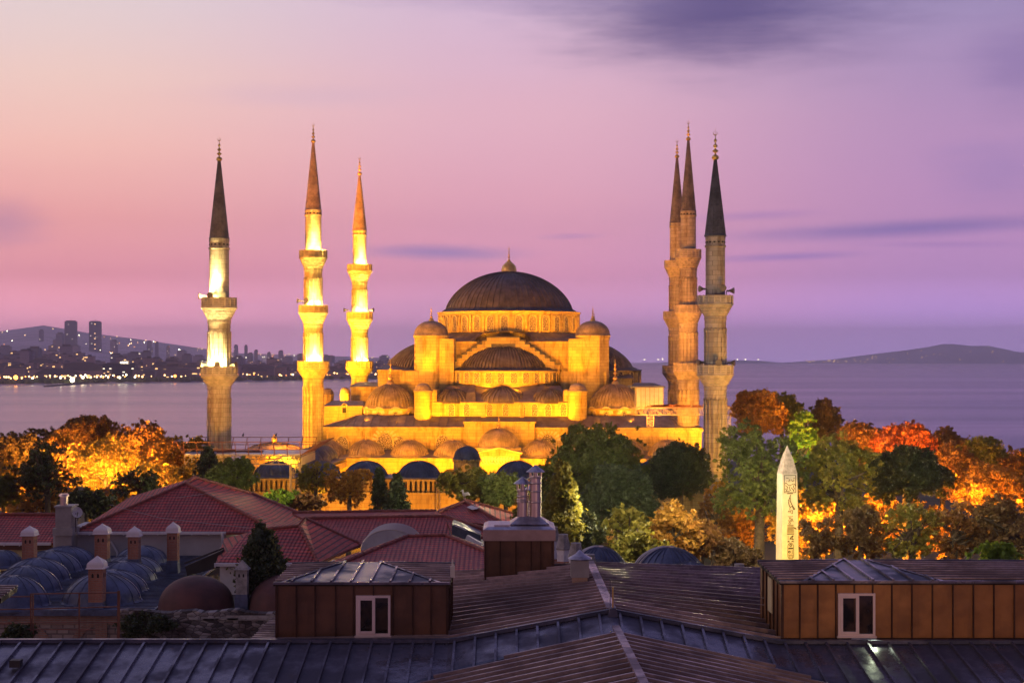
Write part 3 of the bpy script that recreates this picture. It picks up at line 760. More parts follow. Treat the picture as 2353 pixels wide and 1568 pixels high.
    f = MB(); f.lathe(0, 0, [(r0, zd0-1), (r0, zd1-.7), (r0+.25, zd1-.55), (r0+.3, zd1-.2), (r0+.5, zd1-.1), (r0+.5, zd1), (r0-1, zd1)], 84, smooth=False)
    for i in range(32):
        a_ = 2*PI*(i+.5)/32; R = Matrix.Translation((r0*math.cos(a_), r0*math.sin(a_), 0)) @ Matrix.Rotation(a_, 4, 'Z'); f.box(-.1, .28, -.2, .2, zd0-.2, zd1-.6, R)
    mp('dome_drum', f, M['stone'])
    for i in range(32):
        a_ = 2*PI*i/32
        if math.sin(a_) < .45: window(mosque, (r0+.01)*math.cos(a_), (r0+.01)*math.sin(a_), zd0+.3, a_, 1.2, 2.75, t=.18, d=.25)
    f = MB(); zA = mz(624.5, 0, 0)
    dome(f, 0, 0, zd1, 11.65, zA-zd1, 96, 64, flare=1.5, rw=.15, rt=.12, steps=22, power=1.28)
    mp('main_dome', f, M['lead_dome'])
    finial(mosque, 0, 0, zA-.1, 3.0, True, base=1.35, k=1.25)
    # --- four octagonal weight towers with ribbed caps
    for xt, ww, sg in ((990.5, -15.5, 1), (1361.5, -15.5, 1), (990.5, 15.5, 0), (1361.5, 15.5, 0)):
        ut = mu(xt, ww if ww < 0 else -15.5); tw = thing_part = None
        f = MB(); r = 2.95; zt_ = mz(770.5, ut, -15.5)
        f.lathe(ut, ww, [(r*1.04, 9), (r*1.04, zt_-.5), (r*1.1, zt_-.4), (r*1.1, zt_), (r*.9, zt_)], 8, PI/8, 2*PI+PI/8, False)
        if sg: 
            s_ = 1 if ut > 0 else -1; x0, x1 = sorted((ut-s_*1.5, ut-s_*4.2)); f.box(x0, x1, ww-2.3, ww+3, 12, zt_-.6)
        tw = mp('weight_tower', f, M['stone'])
        f = MB(); z0 = zt_; rr = 2.75
        prof = [(rr+.25, z0), (rr+.1, z0+.25)]+[(rr*1.02*math.cos(t), z0+.25+2.35*math.sin(t)) for t in np.linspace(.02, PI/2*.96, 10)]
        nn = 44; rows = [[(ut+(q+(.2 if k % 2 else -.06)*min(1, q/rr))*math.cos(2*PI*k/nn), ww+(q+(.2 if k % 2 else -.06)*min(1, q/rr))*math.sin(2*PI*k/nn), z) for k in range(nn)] for q, z in prof]
        f.grid(rows, True, True)
        cp = part('tower_cap', f, M['lead_warm'], tw, True)
        fi = finial(tw, ut, ww, z0+2.45, 2.3, True, False, base=.45, k=1.3)
    # --- corner domes on low drums
    for xc, ww, r in ((897, -20.5, 4.25), (1413, -20.5, 4.45), (897, 19, 4.25), (1413, 19, 4.45)):
        uc = mu(xc, min(ww, -20.5)); zt_ = mz(937, uc, -20.5-r*.5); zb_ = mz(968, uc, -20.5-r)
        f = MB(); f.lathe(uc, ww, [(r+.35, zb_-1.5), (r+.35, zt_-.4), (r+.6, zt_-.3), (r+.6, zt_), (r-.5, zt_)], 40, smooth=False); dr = mp('corner_drum', f, M['stone'])
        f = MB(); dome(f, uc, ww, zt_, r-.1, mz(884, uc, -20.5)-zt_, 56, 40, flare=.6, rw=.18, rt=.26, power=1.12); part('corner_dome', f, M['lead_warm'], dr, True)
        finial(dr, uc, ww, mz(885, uc, -20.5), 4.3, True, False, base=.62, k=1.25)
        if ww < 0:
            for aa in (-PI/2-.95, -PI/2-.32, -PI/2+.32, -PI/2+.95):
                window(mosque, uc+(r+.36)*math.cos(aa), ww+(r+.36)*math.sin(aa), zb_+.35, aa, .75, 1.35, t=.08, d=.08, voussoir=True)
    # --- front cylinder turrets
    for xc, wf in ((971.5, 20.3), (1326.5, 21.8)):
        ww = -26.5; uc = mu(xc, ww); r = wf/F*260
        f = MB(); zt_ = mz(896.5, uc, ww)
        f.lathe(uc, ww, [(r, 9), (r, zt_-.35), (r+.16, zt_-.25), (r+.16, zt_), (r-.3, zt_)], 26, smooth=True); tw = mp('round_turret', f, M['stone'])
        f = MB(); rr = r*.86; nn = 28; prof = [(rr+.25, zt_), (rr, zt_+.2)]+[(rr*math.cos(t), zt_+.2+1.05*math.sin(t)) for t in np.linspace(.02, PI/2*.95, 7)]
        f.grid([[(uc+(q+(.07 if k % 2 else 0))*math.cos(2*PI*k/nn), ww+(q+(.07 if k % 2 else 0))*math.sin(2*PI*k/nn), z) for k in range(nn)] for q, z in prof], True, True)
        part('turret_cap', f, M['lead_warm'], tw, True); finial(tw, uc, ww, zt_+1.2, .9, True, False, k=1.2)
        f = MB(); s_ = -1 if uc < 0 else 1; x0, x1 = sorted((uc-s_*r*.7, uc-s_*(r+.8))) ; f.box(x0, x1, ww+.3, ww+8, 11, zt_+.1); part('turret_wall', f, M['stone'], tw, True)
    # --- blocks left and right, behind the corner domes
    def blk(x0, x1, yt, w0, w1, yb=None):
        a, b = mu(x0, w0), mu(x1, w0); zt_ = mz(yt, (a+b)/2, w0); f = MB(); f.box(a, b, w0, w1, 8, zt_-.3); f.box(a-.15, b+.15, w0-.15, w1, zt_-.3, zt_); mp('side_block', f, M['stone']); return a, b, zt_
    tops = [blk(745, 832, 932, -22, -12), blk(806, 866, 888, -10, 2), blk(868, 952, 849, -9.5, 6), blk(1395, 1452, 868, -10, 2), blk(1486, 1600, 966, -24, -8)]
    g1 = blk(1448, 1600, 955, -22, 10)
    for a_, b_, z_ in tops+[g1]:
        f = MB()
        w0 = {0:-22,1:-10,2:-9.5,3:-10,4:-24}.get(tops.index((a_, b_, z_)) if (a_, b_, z_) in tops else 9, -22); d = 9.5
        f.face([(a_-.3,w0-.3,z_+.01),(b_+.3,w0-.3,z_+.01),(b_-.6,w0+d*.5,z_+.8),(a_+.6,w0+d*.5,z_+.8)]); f.face([(a_-.3,w0-.3,z_+.01),(a_+.6,w0+d*.5,z_+.8),(a_-.3,w0+d,z_)]); f.face([(b_+.3,w0-.3,z_+.01),(b_-.6,w0+d*.5,z_+.8),(b_+.3,w0+d,z_)]); mp('side_lead_roof', f, M['lead'])
    window(mosque, mu(791, -22.05), -22.05, mz(948, -30, -22), -PI/2, .7, 1.6, t=.1, d=.15, pane='hole')
    for xc, ww, yt, yb, hw in ((753.5, -14, 906, 930, 13), (793, -6, 903, 925, 12)):
        uc = mu(xc, ww); zt_ = mz(yt, uc, ww); r = hw/F*275
        f = MB(); f.lathe(uc, ww, [(r, 8), (r, zt_-.25), (r*1.12, zt_-.15), (r*1.12, zt_)], 8, smooth=False); tw = mp('small_turret', f, M['stone'])
        f = MB(); dome(f, uc, ww, zt_, r*.98, r*1.15, 28, 18, rw=.08, rt=.06); part('turret_cap', f, M['lead_warm'], tw, True)
    # --- round window and tall windows on the hall front
    for x, y, wd, v in ((785.5, 1035, 2.1, 0), (884, 1035, 2.6, 1), (917, 1030, 1.8, 0), (1017, 1033, 2.2, 0), (830, 1036, 1.6, 0), (1260, 1033, 2.4, 1)):
        window(mosque, mu(x, -31.02), -31.02, mz(y, 0, -31), -PI/2, wd, wd*1.12, t=.1, d=.1, voussoir=bool(v))
    # --- last-comers' porch along the hall front
    w0, w1_ = -38.4, -31.8; zp = mz(1052, 0, w0); a, b = mu(735, w0), mu(1610, w0)
    f = MB(); f.box(a, b, w0, w0+.9, -.3, zp-.45); f.box(a-.2, b+.2, w0-.25, w0+1.1, zp-.45, zp); f.box(a, b, w0+.9, w1_, zp-.9, zp-.3)
    for k in range(28): u = a+(b-a)*(k+.5)/28; f.box(u-.12, u+.12, w0-.12, w0, zp-1.3, zp-.5)
    mp('porch_wall', f, M['stone'])
    f = MB(); f.face([(a-.3,w0-.3,zp+.02),(b+.3,w0-.3,zp+.02),(b+.3,w1_+.5,zp+.9),(a-.3,w1_+.5,zp+.9)]); mp('porch_lead_roof', f, M['lead'])
    bays = [752, 840.5, 941, 1040, 1240, 1340, 1437, 1532]
    for xc in bays:
        ww = w0+3.3; uc = mu(xc, ww); r = 2.95; zz = zp+.25
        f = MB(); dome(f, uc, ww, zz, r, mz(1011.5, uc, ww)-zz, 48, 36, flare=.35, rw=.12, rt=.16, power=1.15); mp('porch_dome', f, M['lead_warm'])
        finial(mosque, uc, ww, mz(1012, uc, ww), 1.9, True, False, k=1.4)
        # arch under the bay, pointed and dark inside
        n = 12; aw = 2.3; pts = arch_pts(2*aw, zp-1.5, 12, .15)
        g = MB(); g.face([(uc+x, w0-.06, -.2+q) for x, q in pts]); mp('porch_arch', g, M['hole'])
    # raised centre bay with its own drum, gable and inscription band
    ww = w0+3.2; uc = mu(1145.5, ww); zd = mz(1027, uc, ww); f = MB()
    f.lathe(uc, ww, [(3.75, zp), (3.75, zd-.2), (3.9, zd-.1), (3.9, zd)], 12, PI/12, 2*PI+PI/12, False); dr = mp('portal_drum', f, M['stone_plain'])
    f = MB(); dome(f, uc, ww, zd, 3.3, mz(984, uc, ww)-zd, 56, 52, flare=.45, rw=.07, rt=.08); part('portal_dome', f, M['lead_warm'], dr, True)
    finial(dr, uc, ww, mz(985, uc, ww), 2.6, True, False, k=1.3)
    a, b = mu(1098, w0-.9), mu(1194, w0-.9); zg0, zg1 = mz(1043, uc, w0-1), mz(1031.5, uc, w0-1)
    f = MB(); f.extr([(a,w0-1,-.2),(b,w0-1,-.2),(b,w0-1,zg0),((a+b)/2,w0-1,zg1),(a,w0-1,zg0)], (0, 3.4, 0)); mp('portal_wall', f, M['stone'])
    f = MB(); m_ = (a+b)/2
    f.extr([(a-.3,w0-1.3,zg0),(m_,w0-1.3,zg1+.05),(m_,w0-1.3,zg1+.35),(a-.4,w0-1.3,zg0+.3)], (0, 3.8, 0)); f.extr([(b+.3,w0-1.3,zg0),(m_,w0-1.3,zg1+.05),(m_,w0-1.3,zg1+.35),(b+.4,w0-1.3,zg0+.3)], (0, 3.8, 0)); mp('portal_gable', f, M['stone_plain'])
    # inscription: pale interlaced cursive strokes in a framed band
    f = MB(); x0, x1 = mu(1106, w0-1.1), mu(1181, w0-1.1); z0, z1_ = mz(1067, uc, w0-1.1), mz(1048.5, uc, w0-1.1); yy = w0-1.14; H = z1_-z0; rnd = random.Random(5)
    f.box(x0-.15, x1+.15, w0-1.06, w0-1.0, z0-.15, z1_+.15)
    f.cur = 1
    n = 11
    for i in range(n):
        u = x0+(x1-x0)*(i+.5)/n; cw = (x1-x0)/n
        f.tube([(u+cw*.3, yy, z1_-.05), (u+cw*.28, yy, z0+H*.35), (u+cw*.1, yy, z0+H*.12), (u-cw*.35, yy, z0+H*.1), (u-cw*.55, yy, z0+H*.28)], .05, 5)
        f.tube([(u-cw*.1, yy, z1_-.1), (u-cw*.12, yy, z0+H*.45), (u+cw*.15, yy, z0+H*.4)], .045, 5)
        f.tube([(u-cw*.6, yy, z0+H*.72), (u-cw*.2, yy, z0+H*.62), (u+cw*.2, yy, z0+H*.74), (u+cw*.6, yy, z0+H*.64)], .04, 5)
        if i % 2: f.tube([(u+cw*.1*math.cos(t)*2, yy, z0+H*.25+H*.12*math.sin(t)) for t in np.linspace(0, 6, 8)], .04, 5)
        if i % 3 == 0: f.tube([(u-cw*.5, yy, z0+H*.9), (u+cw*.5, yy, z0+H*.84)], .035, 5)
    mp('inscription', f, [M['stone_plain'], M['white']])
mosque_build()

# ---------------------------------------------------------------- courtyard
court = thing('courtyard_arcade', 'low arcaded courtyard with dark lead domes in front of the golden mosque hall', 'courtyard', (MCX, MCY, 0), -TH)
def court_build():
    cp = lambda name, f, m: part(name, f, m, court, True)
    wF = -80.; uL, uR = mu(560, wF), mu(1625, wF); zt_ = mz(1101, 0, wF)
    f = MB()
    f.box(uL, uR, wF, wF+.8, -3, mz(1131, 0, wF)); f.box(uL, uR, wF, wF+.8, mz(1104, 0, wF), zt_); f.box(uL-.2, uR+.2, wF-.22, wF, zt_-.25, zt_)
    n = 92; za, zb_ = mz(1131, 0, wF), mz(1104, 0, wF)
    for i in range(n+1): u = uL+(uR-uL)*i/n; f.box(u-.17, u+.17, wF+.1, wF+.6, za, zb_)
    f.box(uL-.1, uR+.1, wF-.15, wF+.9, za-.25, za+.0)
    for s, u in ((0, uL), (1, uR-.8)): f.box(u, u+.8, wF+.8, -38.4, -3, zt_)      # side walls
    f.box(uL+.8, uR-.8, wF+6.2, wF+7, 2.6, zt_); f.box(uL+.8, uL+7, wF+7, -38.5, zt_-1.2, zt_-.3); f.box(uR-7, uR-.8, wF+7, -38.5, zt_-1.2, zt_-.3)
    cp('outer_wall', f, M['stone'])
    f = MB(); f.face([(uL+.8,wF+2.2,-2.9),(uR-.8,wF+2.2,-2.9),(uR-.8,wF+2.2,zt_-.2),(uL+.8,wF+2.2,zt_-.2)]); cp('gallery_back', f, M['stone_plain'])
    f = MB(); f.box(uL-.1, uR+.1, wF-.25, wF+7, zt_+.01, zt_+.2); f.box(uL-.1, uL+7, wF+7, -39, zt_+.01, zt_+.2); f.box(uR-7, uR+.1, wF+7, -39, zt_+.01, zt_+.2); cp('arcade_lead_roof', f, M['lead_blue'])
    f = MB(); f.box(uL+7, uR-7, wF+7, -38.5, -.4, -.15); cp('court_paving', f, M['stone_plain'])
    z0 = zt_+.2
    for xc in (632, 734, 841, 963, 1188, 1295, 1400, 1500):
        ww = wF+3.4; uc = mu(xc, ww); f = MB(); dome(f, uc, ww, z0, 2.82, mz(1058.5, uc, ww)-z0, 48, 30, flare=.3, rw=.09, rt=.09, power=1.15); cp('arcade_dome', f, M['lead_blue'])
    for u_ in (uL+3.5, uR-3.5):
        for k in range(5): f = MB(); dome(f, u_, wF+12+k*6.3, z0, 2.8, 2.3, 40, 26, flare=.3, rw=.07, rt=.07); cp('arcade_dome', f, M['lead_blue'])
    # gate with its small dome
    ww = wF+1.5; uc = mu(1072, ww); r = 1.72; zd = mz(1053, uc, ww)
    f = MB(); f.lathe(uc, ww, [(r*1.02, z0-.5), (r*1.02, zd-.3), (r*1.12, zd-.2), (r*1.12, zd)], 12, smooth=False)
    for k in range(24): R = Matrix.Translation((uc+r*1.1*math.cos(k*PI/12), ww+r*1.1*math.sin(k*PI/12), 0)) @ Matrix.Rotation(k*PI/12, 4, 'Z'); f.box(-.06, .08, -.09, .09, zd-.35, zd-.1, R)
    dr = cp('gate_drum', f, M['stone']); f = MB(); dome(f, uc, ww, zd, r, mz(1024.5, uc, ww)-zd, 40, 34, flare=.15, rw=.06, rt=.06); part('gate_dome', f, M['lead_blue'], dr, True)
    a, b = mu(1030, wF-1.2), mu(1115, wF-1.2); zg0, zg1 = mz(1092, uc, wF-1.2), mz(1062, uc, wF-1.2)
    f = MB(); f.extr([(a,wF-1.2,-3),(b,wF-1.2,-3),(b,wF-1.2,zg0),((a+b)/2,wF-1.2,zg1),(a,wF-1.2,zg0)], (0, 3, 0)); cp('gate_wall', f, M['stone'])
    g = MB(); g.face([(uc+x, wF-1.25, -2.9+q) for x, q in arch_pts(2.6, 5.5)]); cp('gate_arch', g, M['hole'])
    # scaffold props under the blue dome right of the conifers
    for x in (1003, 1010, 1041): f = MB(); u = mu(x, wF-1); f.tube([(u, wF-1, -3), (u, wF-1, zt_+.1)], .09, 6); cp('prop_pole', f, M['steel'])
court_build()

# ================================================================ minarets
def minaret(x, Y, fin, cone, coneb, cw, band, stages, label, horns=(), seed=0, mt='stone_fine', bcol=None):
    """stages: list of (shaft width px, balcony top y, balcony bottom y, corbel bottom y, balcony width px); last entry has only (width, foot y)"""
    k = Y/F; X = (x-CX)/F*Y; Z = lambda y: CZ-(y-HY)*k
    t_ = thing('minaret', label, 'minaret', (X, Y, -1), group=None)
    # finial and crescent
    finial(t_, X, Y, Z(cone)-.2, (Z(fin)-Z(cone)+.2)*.985, False, True, k=1.5)
    f = MB(); n = 16; r0 = cw/2*k; zc, zb = Z(cone), Z(coneb)
    prof = [(r0*1.08, zb-.12), (r0*1.08, zb), (r0, zb+.15)]
    for q in np.linspace(.02, 1, 12):
        prof.append((r0*(1-q)+.14*q, zb+.15+(zc-zb-.15)*q))
    f.lathe(X, Y, prof, n, smooth=False)
    for q in np.linspace(.0, .92, 11)[1:]: rr = r0*(1-q)+.14*q; zz = zb+.15+(zc-zb-.15)*q; f.lathe(X, Y, [(rr+.01, zz-.05), (rr+.05, zz-.03), (rr+.045, zz+.03), (rr, zz+.06)], n, smooth=False)
    for j in range(n*2):
        a = 2*PI*j/(n*2); c, s = math.cos(a), math.sin(a); f.bar((X+r0*.985*c, Y+r0*.985*s, zb+.15), (X+.15*c, Y+.15*s, zc-.1), .05 if j % 2 else .08)
    part('spire', f, M['lead_warm'] if mt == 'stone_sodium' else M['lead'] if x < 1620 else M['lead_dark'], t_)
    ztop = Z(coneb)-.12; prev_r = cw/2*k
    for i, st in enumerate(stages):
        r = st[0]/2*k
        rr = r*.97
        f = MB()
        zt_ = ztop if i == 0 else Z(stages[i-1][3])
        zb_ = Z(st[1]) if len(st) > 2 else -1.
        zlow = zb_-.4 if len(st) > 2 else -3
        n = 32
        # shaft with shallow fluting
        flute = .05 if i > 0 else .0
        top = [(rr*1.04, zt_), (rr*1.04, zt_-.35), (rr, zt_-.5), (rr, zt_-1.1)]
        f.lathe(X, Y, top, n, smooth=False)
        prof = [(rr, zt_-1.1), (rr, zt_-1.4)] if i == 0 else [(rr, zt_-1.1), (rr-.02, zt_-1.35)]
        f.lathe(X, Y, [(rr, zt_-1.1), (rr*1.005, zlow)], n, smooth=False, zig=-flute*1.6)
        if i > 0:   # raised mouldings with pointed heads between flutes
            m_ = 16
            for j in range(m_):
                a = 2*PI*j/m_+.1; da = PI/m_; c, s = math.cos(a), math.sin(a)
                f.tube([(X+(rr+.02)*c, Y+(rr+.02)*s, zt_-2.0), (X+(rr+.02)*c, Y+(rr+.02)*s, zlow)], .07, 4, cap=False)
                p = []
                for q in np.linspace(0, 1, 6):
                    aa = a+2*da*q; zz = zt_-2.0+.55*(1-abs(2*q-1)**1.6); p.append((X+(rr+.03)*math.cos(aa), Y+(rr+.03)*math.sin(aa), zz))
                f.tube(p, .07, 4, cap=False)
        else:
            f.lathe(X, Y, [(rr+.02, Z(band)+.1), (rr+.12, Z(band)+.05), (rr+.12, Z(band)-.15), (rr+.02, Z(band)-.2)], n, smooth=False)
            m_ = 14
            for j in range(m_):
                a = 2*PI*j/m_; R = Matrix.Translation((X+rr*math.cos(a), Y+rr*math.sin(a), 0)) @ Matrix.Rotation(a, 4, 'Z')
                f.cur = 1; f.box(-.02, .04, -.13, .13, Z(band)+.35, zt_-.65, R); f.cur = 0
        shaft = part('shaft', f, [M[mt], M['hole']], t_)
        if len(st) > 2:
            _, yb, yc, yd, bw = st; R0 = bw/2*k; z1, z2, z3 = Z(yb), Z(yc), Z(yd)
            # balcony: parapet of pierced slabs over tiers of stalactite corbels
            f = MB(); n = 16
            f.lathe(X, Y, [(r*.9, z2+.05), (R0-.05, z2+.05), (R0+.1, z2+.02), (R0+.1, z2-.12), (R0-.05, z2-.2), (r*.9, z2-.2)], 32, smooth=False)
            nxt = stages[i+1][0]/2*k*.97; tiers = 4; hz = (z2-.2-z3)/tiers
            for q in range(tiers):
                ra = R0-.05-(R0-nxt-.05)*(q/tiers)**1.0; rb = R0-.05-(R0-nxt-.05)*((q+.8)/tiers); za = z2-.2-hz*q
                nn = 48
                rows = []
                for rr_, zz, zg in ((ra, za, 0), (ra, za-hz*.28, 0), (ra-.02, za-hz*.35, .16), (rb+.03, za-hz*.85, .2), (rb-.1, za-hz, 0)):
                    rows.append([(X+(rr_-(zg if (kk+q*2) % 4 < 2 else 0))*math.cos(2*PI*kk/nn), Y+(rr_-(zg if (kk+q*2) % 4 < 2 else 0))*math.sin(2*PI*kk/nn), zz-(.1 if (kk+q*2) % 4 < 2 and zg else 0)) for kk in range(nn)])
                f.grid(rows, True, False)
            bm = M['corbel'] if mt == 'stone_fine' else M['stone_plain']; bal = part('balcony', f, bm, t_)
            f = MB(); np_ = 18; R1 = R0*.985
            for j in range(np_):
                a0, a1 = 2*PI*j/np_, 2*PI*(j+1)/np_; p0 = Vector((X+R1*math.cos(a0), Y+R1*math.sin(a0), 0)); p1 = Vector((X+R1*math.cos(a1), Y+R1*math.sin(a1), 0))
                f.bar(p0+Vector((0,0,(z1+z2)/2+.05)), p1+Vector((0,0,(z1+z2)/2+.05)), .1, z1-z2)
                f.bar(p0+Vector((0,0,z2)), p0+Vector((0,0,z1+.15)), .2)
                f.bar(p0+Vector((0,0,z1+.05)), p1+Vector((0,0,z1+.05)), .18, .12)
                am = (a0+a1)/2; nrm = Vector((math.cos(am), math.sin(am), 0)); tt = (p1-p0); L_ = tt.length; tt.normalize(); mid = (p0+p1)/2+nrm*.055
                f.cur = 1
                for ra in range(3):
                    for cb in range(4):
                        c = mid+tt*((cb-1.5)*L_*.2)+Vector((0, 0, z2+(z1-z2)*(.28+.24*ra))); s_ = L_*.055
                        f.face([c-tt*s_-Vector((0,0,s_)), c+tt*s_-Vector((0,0,s_)), c+tt*s_+Vector((0,0,s_)), c-tt*s_+Vector((0,0,s_))])
                f.cur = 0
            part('parapet', f, [bm, M['hole']], bal)
    # loudspeaker horns
    for (sx, sy, dirx) in horns:
        f = MB(); zz = Z(sy); px = (sx-CX)/F*Y; dy = -math.sqrt(max(.05, (stages[0][0]/2*k)**2-(px-X)**2)) if abs(px-X) < stages[0][0]/2*k else -.2
        base = Vector((px, Y+dy-.1, zz)); d = Vector((dirx, -1 if abs(dirx) < .5 else -.35, .0)).normalized()
        f.tube([base, base+d*.35, base+d*.55, base+d*.95], [.1, .12, .2, .42], 10); f.tube([base-Vector((0,0,.5)), base], .05, 5)
        part('loudspeaker', f, M['horn'], t_)
    return t_
minaret(503.5, 201, 311, 366, 547, 44, 570, [(46, 686, 706, 735, 79), (53, 843, 862, 887, 83), (54, 1040)], 'leftmost minaret with two balconies, standing alone before the sea behind the steel platform', [(474, 680, -1), (490, 679, 0), (519, 679, 0), (478, 838, -1), (507, 837, 0), (528, 838, 1)])
minaret(719.5, 258, 280, 325, 482, 36, 494, [(38, 577, 592, 617, 63), (42, 703, 718, 744, 66), (45, 831, 847, 868, 72), (48, 1010)], 'tall brightly lit minaret with three balconies, second from the left', [(696, 691, -1), (708, 690, 0)], mt='stone_sodium')
minaret(826, 300, 356, 400, 529, 32, 540, [(31.5, 609, 622, 647, 56), (36, 718, 733, 757, 59), (39, 831, 846, 863, 62), (40, 892)], 'brightly lit minaret third from the left, with an orange spire, behind the hall corner', [(801, 712, -1), (815, 711, 0), (848, 712, 1)], mt='stone_sodium')
minaret(1555, 280, 317, 360, 512, 33, 520, [(34, 600, 613, 637, 57), (37, 717, 731, 753, 62), (40, 841, 856, 876, 66), (42, 960)], 'brown three-balcony minaret half hidden behind its taller twin on the right')
minaret(1581, 256, 274, 320, 484, 34, 495, [(36, 575, 592, 617, 58), (40, 703, 718, 742, 61), (44, 835, 852, 872, 67), (50, 1030)], 'tall orange-lit three-balcony minaret in the middle of the right-hand group')
minaret(1643, 195, 295, 363, 541, 48, 565, [(46, 681, 698, 727, 80), (51, 840, 860, 887, 81), (53, 1040)], 'nearest grey minaret with two balconies and a dark slate-coloured spire, rightmost', [(1621, 664, -1), (1656, 663, 0), (1668, 668, 1), (1618, 832, -1), (1645, 833, 0), (1670, 833, 1)])

# ---------------------------------------------------------------- platform and trusses
def truss(f, a, b, h, n, w=.085, up=Vector((0,0,1))):
    a, b = Vector(a), Vector(b); lo = a-up*h, b-up*h
    f.bar(a, b, w*1.4); f.bar(lo[0], lo[1], w*1.4)
    for i in range(n+1):
        p = a.lerp(b, i/n); f.bar(p, p-up*h, w)
        if i < n: q = a.lerp(b, (i+1)/n); f.bar(p if i % 2 else p-up*h, q-up*h if i % 2 else q, w)
def platform():
    Y0, Y1 = 194., 206.; zd = 10.
    FL, FR, BR, BL = PZ(426,1045.5,zd), PZ(690,1046,zd), PZ(728,1036,zd+.1), PZ(520,1033.5,zd)
    FL.y = FR.y = 193; FL.x = (424-CX)/F*193; FR.x = (690-CX)/F*193; FL.z = FR.z = BL.z = BR.z = CZ-(1045.5-HY)/F*193
    BL.y = BR.y = 203.5; BL.x = (540-CX)/F*203.5; BR.x = (722-CX)/F*203.5
    t_ = thing('scaffold_platform', 'rusty steel work platform with outward leaning rails beside the leftmost minaret', 'scaffold', tuple(FL.lerp(BR, .5)-Vector((0,0,12))))
    f = MB(); f.extr([FL+Vector((0,0,.05)), FR+Vector((0,0,.05)), BR, BL-Vector((6,0,0))], (0, 0, .12)); part('deck', f, M['plastic_roof'], t_)
    f = MB()
    up = Vector((0,0,1))
    def rail(a, b, out, n, lo=1.7):
        for q, s in ((1., 1.), (.45, .45)): f.bar(a+up*lo*q+out*s, b+up*lo*q+out*s, .09)
        for i in range(n+1): p = a.lerp(b, i/n); f.bar(p, p+up*lo+out, .08)
    rail(FL, FR, Vector((-.0, -.9, 0)), 9); rail(BL-Vector((6,0,0)), BR, Vector((.2, .8, 0)), 9); rail(FR, BR, Vector((2.6, 0, 0)), 9); rail(FL, BL-Vector((6,0,0)), Vector((-1.2, 0, 0)), 6)
    f.bar(FR+up*1.7+Vector((0,-.9,0)), FR+up*1.7+Vector((2.6,0,0)), .08)
    part('railing', f, M['rust'], t_)
    f = MB(); d = Vector((0, 0, -.05))
    truss(f, FL+d, FR+d, 1.05, 16); truss(f, BL-Vector((6,0,0))+d, BR+d, 1.05, 14); truss(f, FR+d, BR+d, 1.05, 8)
    for q in np.linspace(.05, .95, 9): a = FL.lerp(FR, q)+d*5; b = (BL-Vector((6,0,0))).lerp(BR, q)+d*5; f.bar(a, b, .1)
    part('truss', f, M['steel'], t_)
    for xx in (676, 437):
        f = MB(); a = Vector(((xx-10-CX)/F*193, 193, FL.z-1.1)); b = Vector(((xx+11-CX)/F*193, 193, FL.z-1.1)); hh = a.z+3
        for p in (a, b):
            for o in (Vector((0,0,0)), Vector((0,1.1,0))): f.bar(p+o, p+o-up*hh, .13)
        for o in (Vector((0,0,0)), Vector((0,1.1,0))):
            m_ = 11
            for i in range(m_):
                z0, z1 = -hh*i/m_, -hh*(i+1)/m_; p, q = (a, b) if i % 2 else (b, a)
                f.bar(p+o+up*z0, q+o+up*z1, .06); f.bar(a+o+up*z0, b+o+up*z0, .06)
        part('tower_leg', f, M['steel'], t_)
    f = MB(); rnd = random.Random(3)
    for i in range(16): c = FL.lerp(FR, rnd.uniform(.1, .55))+Vector((0, rnd.uniform(3, 7), .2)); a = rnd.uniform(-.4, .4); f.bar(c, c+Vector((2.2*math.cos(a), .8*math.sin(a), .05)), .1)
    solo('pipe_pile', f, M['rust'], 'loose pile of scaffold pipes lying on the steel platform deck', 'pipes')
    # plank-lined skirt on the right flank
    f = MB()
    for i in range(26): p = FR.lerp(BR, (i+.5)/26)+Vector((.08, 0, -.65)); f.box(p.x-.02, p.x+.05, p.y-.14, p.y+.14, p.z-.55, p.z+.45)
    part('side_skirt', f, M['grey_paint'], t_)
    for xx, lab in ((558.5, 'left of two small birds perched on the platform rail'), (634, 'right of two small birds perched on the platform rail')):
        b = MB(); c = Vector(((xx-140*0-CX)/F*204.5, 204.5, BL.z+1.75)); c.x = (xx-CX)/F*204.5
        b.sphere((c.x, c.y, c.z+.22), .13, 8, 6, 1.3); b.sphere((c.x+.06, c.y-.02, c.z+.42), .075, 8, 5); b.bar((c.x-.05, c.y, c.z+.2), (c.x-.2, c.y, c.z+.02), .07, .03)
        solo('bird', b, M['birddark'], lab, 'bird', loc=(c.x, c.y, c.z))
platform()
def kiosk():
    Y = 228.; k = Y/F; X = (630-CX)*k; z0 = CZ-(1040-HY)*k; t_ = thing('domed_kiosk', 'small orange-lit dome with a gold finial beyond the steel platform', 'kiosk', (X, Y, -.2))
    f = MB(); f.lathe(X, Y, [(4.6, -.3), (4.6, z0-.2), (5., z0-.1), (5., z0)], 8, PI/8, 2*PI+PI/8, False); part('wall', f, M['stone'], t_)
    f = MB(); dome(f, X, Y, z0, 4.3, (1040-1017)*k, 40, 24, flare=.5, rw=.1, rt=.08); part('dome', f, M['lead_warm'], t_)
    f = MB(); z = CZ-(1019-HY)*k; f.lathe(X, Y, [(.3, z-.2), (.42, z+.2), (.45, z+.8), (.3, z+1.1), (.1, z+1.3), (.02, z+1.5)], 12); part('finial', f, M['gold'], t_)
kiosk()
